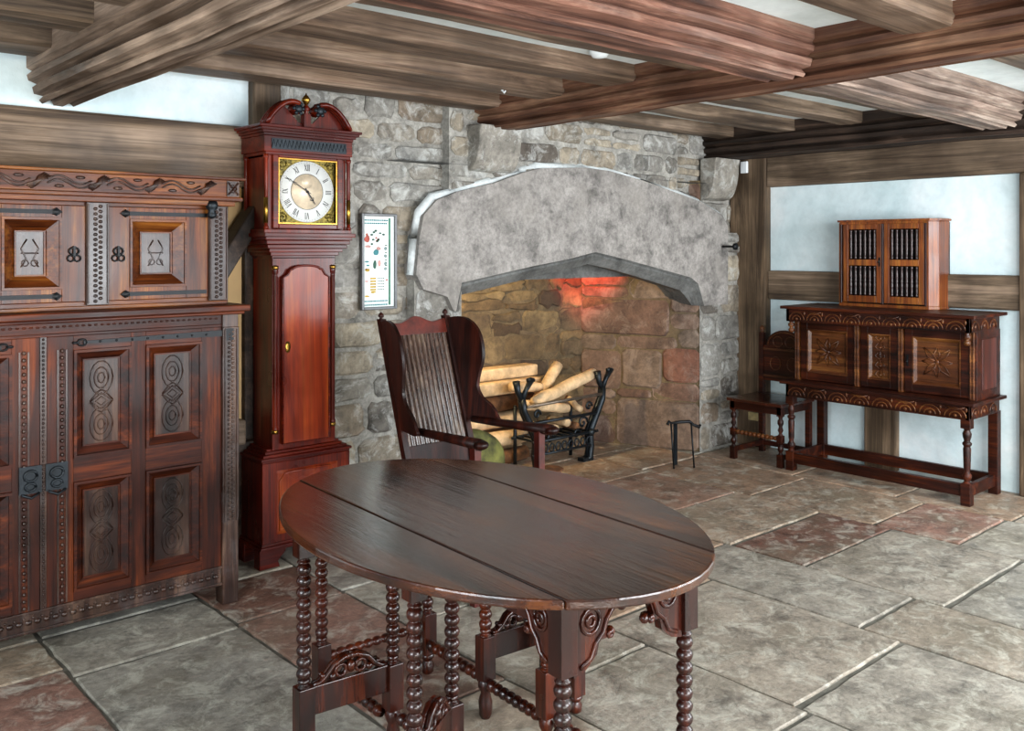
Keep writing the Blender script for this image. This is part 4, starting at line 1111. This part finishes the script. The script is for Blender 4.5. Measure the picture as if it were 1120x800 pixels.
logs = [((-.25, .02, .46), (.37, .06, .60), .044, 'pale peeled log lying across the fire basket, resting by its right horn', 0),
        ((-.10, .15, .45), (.15, .20, .665), .040, 'pale rounded log with its end raised at the back of the basket', 0),
        ((-.30, .09, .44), (.16, .12, .36), .036, 'thin pale log sloping down to the right in the basket', 0),
        ((-.34, .15, .56), (-.02, .17, .52), .036, 'pale log crossing behind the iron front bar', 0),
        ((-.18, -.0, .27), (-.14, .19, .275), .034, 'short log end low at the left of the basket', 0),
        ((-.06, -.0, .26), (-.055, .19, .265), .028, 'small round log end beside the short left log end', 0),
        ((.05, .0, .29), (.055, .19, .285), .030, 'small bright log end low in the middle of the basket', 0),
        ((.15, .0, .25), (.145, .19, .255), .026, 'small dark-barked log end low at the right of the basket', 1),
        ((.20, .02, .36), (.24, .2, .42), .024, 'short stub of log under the long pale log', 0)]
def logmesh(name, a, b, r, mat, lab, off=(4.45, 4.50, 0), grp='logs in the fire basket'):
    a = Vector(a)+Vector(off); b = Vector(b)+Vector(off)
    m = MB(); rr_ = random.Random(int(r*1e4)+int(a.x*100)); pts = []; rs = []
    for i in range(7):
        p = a.lerp(b, i/6); pts.append(p+Vector((rr_.uniform(-1, 1), rr_.uniform(-1, 1), rr_.uniform(-1, 1)))*.004); rs.append(r*rr_.uniform(.92, 1.06))
    rs[0] *= .9; rs[-1] *= .92
    m.tube(pts, rs, 9)
    c0 = sum(pts, Vector())/7
    m.v = [tuple(Vector(v)-c0) for v in m.v]
    o = build(name, m, mat, loc=c0)
    return tag(o, lab, 'log', grp)
for a, b, r, lab, mt in logs: logmesh('log', a, b, r, LOGD if mt else LOGM, lab)
for (x0, x1, y0, y1, z0, z1, lab) in ((3.45, 4.52, 4.82, 4.95, .585, .665, 'long squared timber at the top of the stack behind the basket'),
                                     (3.42, 4.50, 4.76, 4.95, .49, .58, 'long split timber directly beneath the topmost squared timber')):
    m = MB(); cx, cy, cz = (x0+x1)/2, (y0+y1)/2, (z0+z1)/2
    m.box(x0-cx, x1-cx, y0-cy, y1-cy, z0-cz, z1-cz); tag(build('timber_log', m, LOGM, bevel=.012, loc=(cx, cy, cz)), lab, 'log', 'timbers stacked behind the fire basket')
for i, (y, z, x1, r) in enumerate(((4.90, .062, 4.4, .058), (4.775, .062, 4.35, .058), (4.78, .185, 4.4, .058), (4.90, .185, 4.45, .055), (4.85, .30, 4.42, .055), (4.85, .42, 4.48, .06))):
    logmesh('log', (3.4, y, z), (x1, y, z), r, LOGD if i % 2 else LOGM, ['thick log on the floor at the back of the log stack', 'thick log on the floor at the front of the log stack', 'log in the middle of the stack, at its front', 'log in the middle of the stack, against the back stones', 'log near the top of the stack, resting on two others', 'log just below the squared timbers of the stack'][i], (0, 0, 0), 'timbers stacked behind the fire basket')
# mossy rounded log, bellows
m = MB(); m.lathe([(.0, 0), (.10, .0), (.19, .01), (.215, .03), (.22, .08), (.21, .12), (.18, .14), (0, .14)], (0, 0, 0), (0, 1, 0), 28)
m.v = [(x*1.25, y, max(z, -.2)*1.0) for x, y, z in m.v]
tag(build('mossy_log', m, MOSS, loc=(3.42, 4.20, .20)), 'rounded mottled yellow-green log behind the right arm of the wing armchair', 'log')
bl = thing('fire_bellows', 'fireside bellows with a black nozzle lying left of the fire basket feet', 'bellows', (3.93, 4.20, .0), math.radians(12))
m = MB(); sh = [(-.12, -.012), (-.05, -.03), (.03, -.075), (.12, -.09), (.20, -.07), (.24, 0), (.20, .07), (.12, .09), (.03, .075), (-.05, .03), (-.12, .012)]
m.prism(sh, 'z', .075, .09); build('board', m, LOGD, bl, .003)
m = MB(); m.prism(sh, 'z', .0, .015); build('board', m, LOGD, bl, .003)
m = MB(); m.prism([(a*.93, b*.93) for a, b in sh], 'z', .015, .075); build('leather', m, plain('bellows_leather', '#a08458', .6, 0, 40, .4), bl)
m = MB(); m.lathe([(.022, 0), (.016, .04), (.011, .10)], (-.11, 0, .045), (-1, 0, 0), 10); build('nozzle', m, IRON, bl)

# iron trivet
tr = thing('iron_trivet', 'small black wrought iron trivet standing on the hearth floor', 'trivet', (5.02, 3.93, 0))
m = MB(); m.tube([(-.10, .03, .30), (-.085, .03, .32), (-.06, .03, .305), (0, .0, .31), (.06, -.03, .31), (.085, -.05, .285), (.12, -.07, .27), (.13, -.07, .285)], [.012, .009, .008, .012, .012, .010, .012, .010], 8); build('top_bar', m, IRON, tr)
for a, b in (((-.075, .02), (-.07, .0)), ((.055, -.05), (.055, -.075))):
    m = MB(); m.tube([(a[0], a[1], .305), (b[0], b[1], .0)], .006, 7); m.ball((b[0], b[1], .006), .009, (1, 1, .6)); build('leg', m, IRON, tr)
m = MB(); m.box(.01, .045, .06, .068, 0, .30); m.tube([(.03, .0, .305), (.03, .064, .298)], .008, 6); build('back_plate', m, BLUEIRON, tr)

# ------------------------------------------------------------------ small fittings
m = MB(); m.lathe([(.045, 0), (.045, .012), (.032, .03), (.01, .035)], (0, 0, 0), (0, 0, -1), 20)
tag(build('smoke_detector', m, WHITE, loc=(3.0, 2.80, 2.385)), 'round white smoke detector on the ceiling plaster between the joists', 'smoke detector')
m = MB(); m.box(-.012, .012, -.03, .03, -.045, .045); tag(build('sensor_box', m, WHITE, bevel=.006, loc=(5.952, 4.05, 2.12)), 'small white sensor box at the top of the corner post', 'sensor')
m = MB(); m.box(-.008, .008, -.04, .04, -.03, .03); tag(build('wall_socket', m, plain('socket_cream', '#b9a878', .5), bevel=.003, loc=(5.952, 3.97, .23)), 'cream wall socket low on the corner post behind the side chair', 'socket')
m = MB(); m.tube([(0, 0, 0), (-.01, -.14, .0)], .008, 8); m.lathe([(.008, 0), (.026, .004), (.026, .02), (.01, .026)], (-.01, -.13, 0), (0, -1, 0), 12)
tag(build('iron_peg', m, IRON, loc=(5.70, YF-.03, 1.515)), 'dark iron peg with a round head at the right end of the lintel', 'peg')
m = MB(); m.lathe([(.04, 0), (.04, .008), (.03, .012)], (0, 0, 0), (0, -1, 0), 20)
tag(build('wall_disc', m, plain('grey_disc', '#6f7a78', .6), loc=(2.965, YR-.02, 1.55)), 'small round grey disc on the stones left of the lintel', 'disc')
m = MB(); m.tube([(0, 0, .03), (0, 0, -.01), (.0, -.012, -.022), (0, -.022, -.012)], .004, 6); m.box(-.006, .006, 0, .006, -.01, .035)
tag(build('ceiling_hook', m, WHITE, loc=(3.0, 3.46, 2.30)), 'little pale metal hook on the side of a ceiling joist', 'hook')

# ------------------------------------------------------------------ lights
def area(loc, target, size, sy, power, col):
    l = bpy.data.lights.new('window_and_fill_light', 'AREA'); l.shape = 'RECTANGLE'; l.size = size; l.size_y = sy; l.energy = power; l.color = col
    o = bpy.data.objects.new('window_and_fill_light', l); COL.objects.link(o); o.location = loc
    o.rotation_euler = (Vector(target)-Vector(loc)).to_track_quat('-Z', 'Y').to_euler(); return o
def spot(loc, target, power, col, ang, blend=.6, r=.05):
    l = bpy.data.lights.new('spot_light', 'SPOT'); l.energy = power; l.color = col; l.spot_size = math.radians(ang); l.spot_blend = blend; l.shadow_soft_size = r
    o = bpy.data.objects.new('spot_light', l); COL.objects.link(o); o.location = loc
    o.rotation_euler = (Vector(target)-Vector(loc)).to_track_quat('-Z', 'Y').to_euler(); return o
def point(loc, power, col, r=.05):
    l = bpy.data.lights.new('lamp', 'POINT'); l.energy = power; l.color = col; l.shadow_soft_size = r
    o = bpy.data.objects.new('lamp', l); COL.objects.link(o); o.location = loc; return o
area((2.6, -1.9, 1.35), (3.4, 4, 1.0), 2.6, 1.5, 250, (.95, .97, 1))
area((-1.9, 1.2, 1.4), (2.5, 3.2, .9), 2.0, 1.5, 150, (.88, .95, 1))
area((5.2, -.9, 1.5), (4.6, 2.6, .3), 1.0, 1.2, 135, (.95, .97, 1))
area((.6, -1.6, .25), (3.2, 2.8, 2.4), 2.4, 1.2, 100, (1, .95, .88))  # added uplight near the floor to brighten beams and ceiling, no window
spot((2.8, .2, 2.0), (6.0, 2.1, 1.0), 200, (.92, .97, 1), 52, 1, .3)
spot((4.4, .6, 2.1), (5.5, 2.0, 0), 60, (1, .86, .66), 40, .7, .05)
spot((3.6, 4.22, 1.6), (4.3, 4.7, .45), 130, (1, .70, .36), 120, .8, .05)
spot((3.2, 4.4, 1.7), (4.3, 5.0, 1.0), 130, (1, .72, .36), 130, .9, .05)
spot((4.75, 4.40, 1.74), (5.12, 4.95, 1.52), 160, (1, .05, .02), 72, .7, .04)
spot((4.5, 4.25, 1.5), (4.9, 3.6, 0), 150, (1, .66, .36), 120, .9, .08)
spot((-.2, .9, 2.2), (.75, 3.7, 1.5), 85, (1, .78, .45), 60, .8, .06)
W = bpy.data.worlds.new('World'); bpy.context.scene.world = W; W.use_nodes = True
bg = W.node_tree.nodes['Background']; bg.inputs[0].default_value = (.78, .88, 1, 1); bg.inputs[1].default_value = .5

# ------------------------------------------------------------------ camera
cam = bpy.data.cameras.new('camera'); co = bpy.data.objects.new('camera', cam); COL.objects.link(co)
cam.sensor_width = 36; cam.lens = 36*1000/1120; cam.shift_y = -128/1120; cam.clip_start = .05
co.location = (0, 0, 1.5); co.rotation_euler = (PI/2, 0, -math.atan2(.663, .749))
sc = bpy.context.scene; sc.camera = co
sc.view_settings.view_transform = 'Standard'; sc.view_settings.look = 'None'; sc.view_settings.exposure = 0
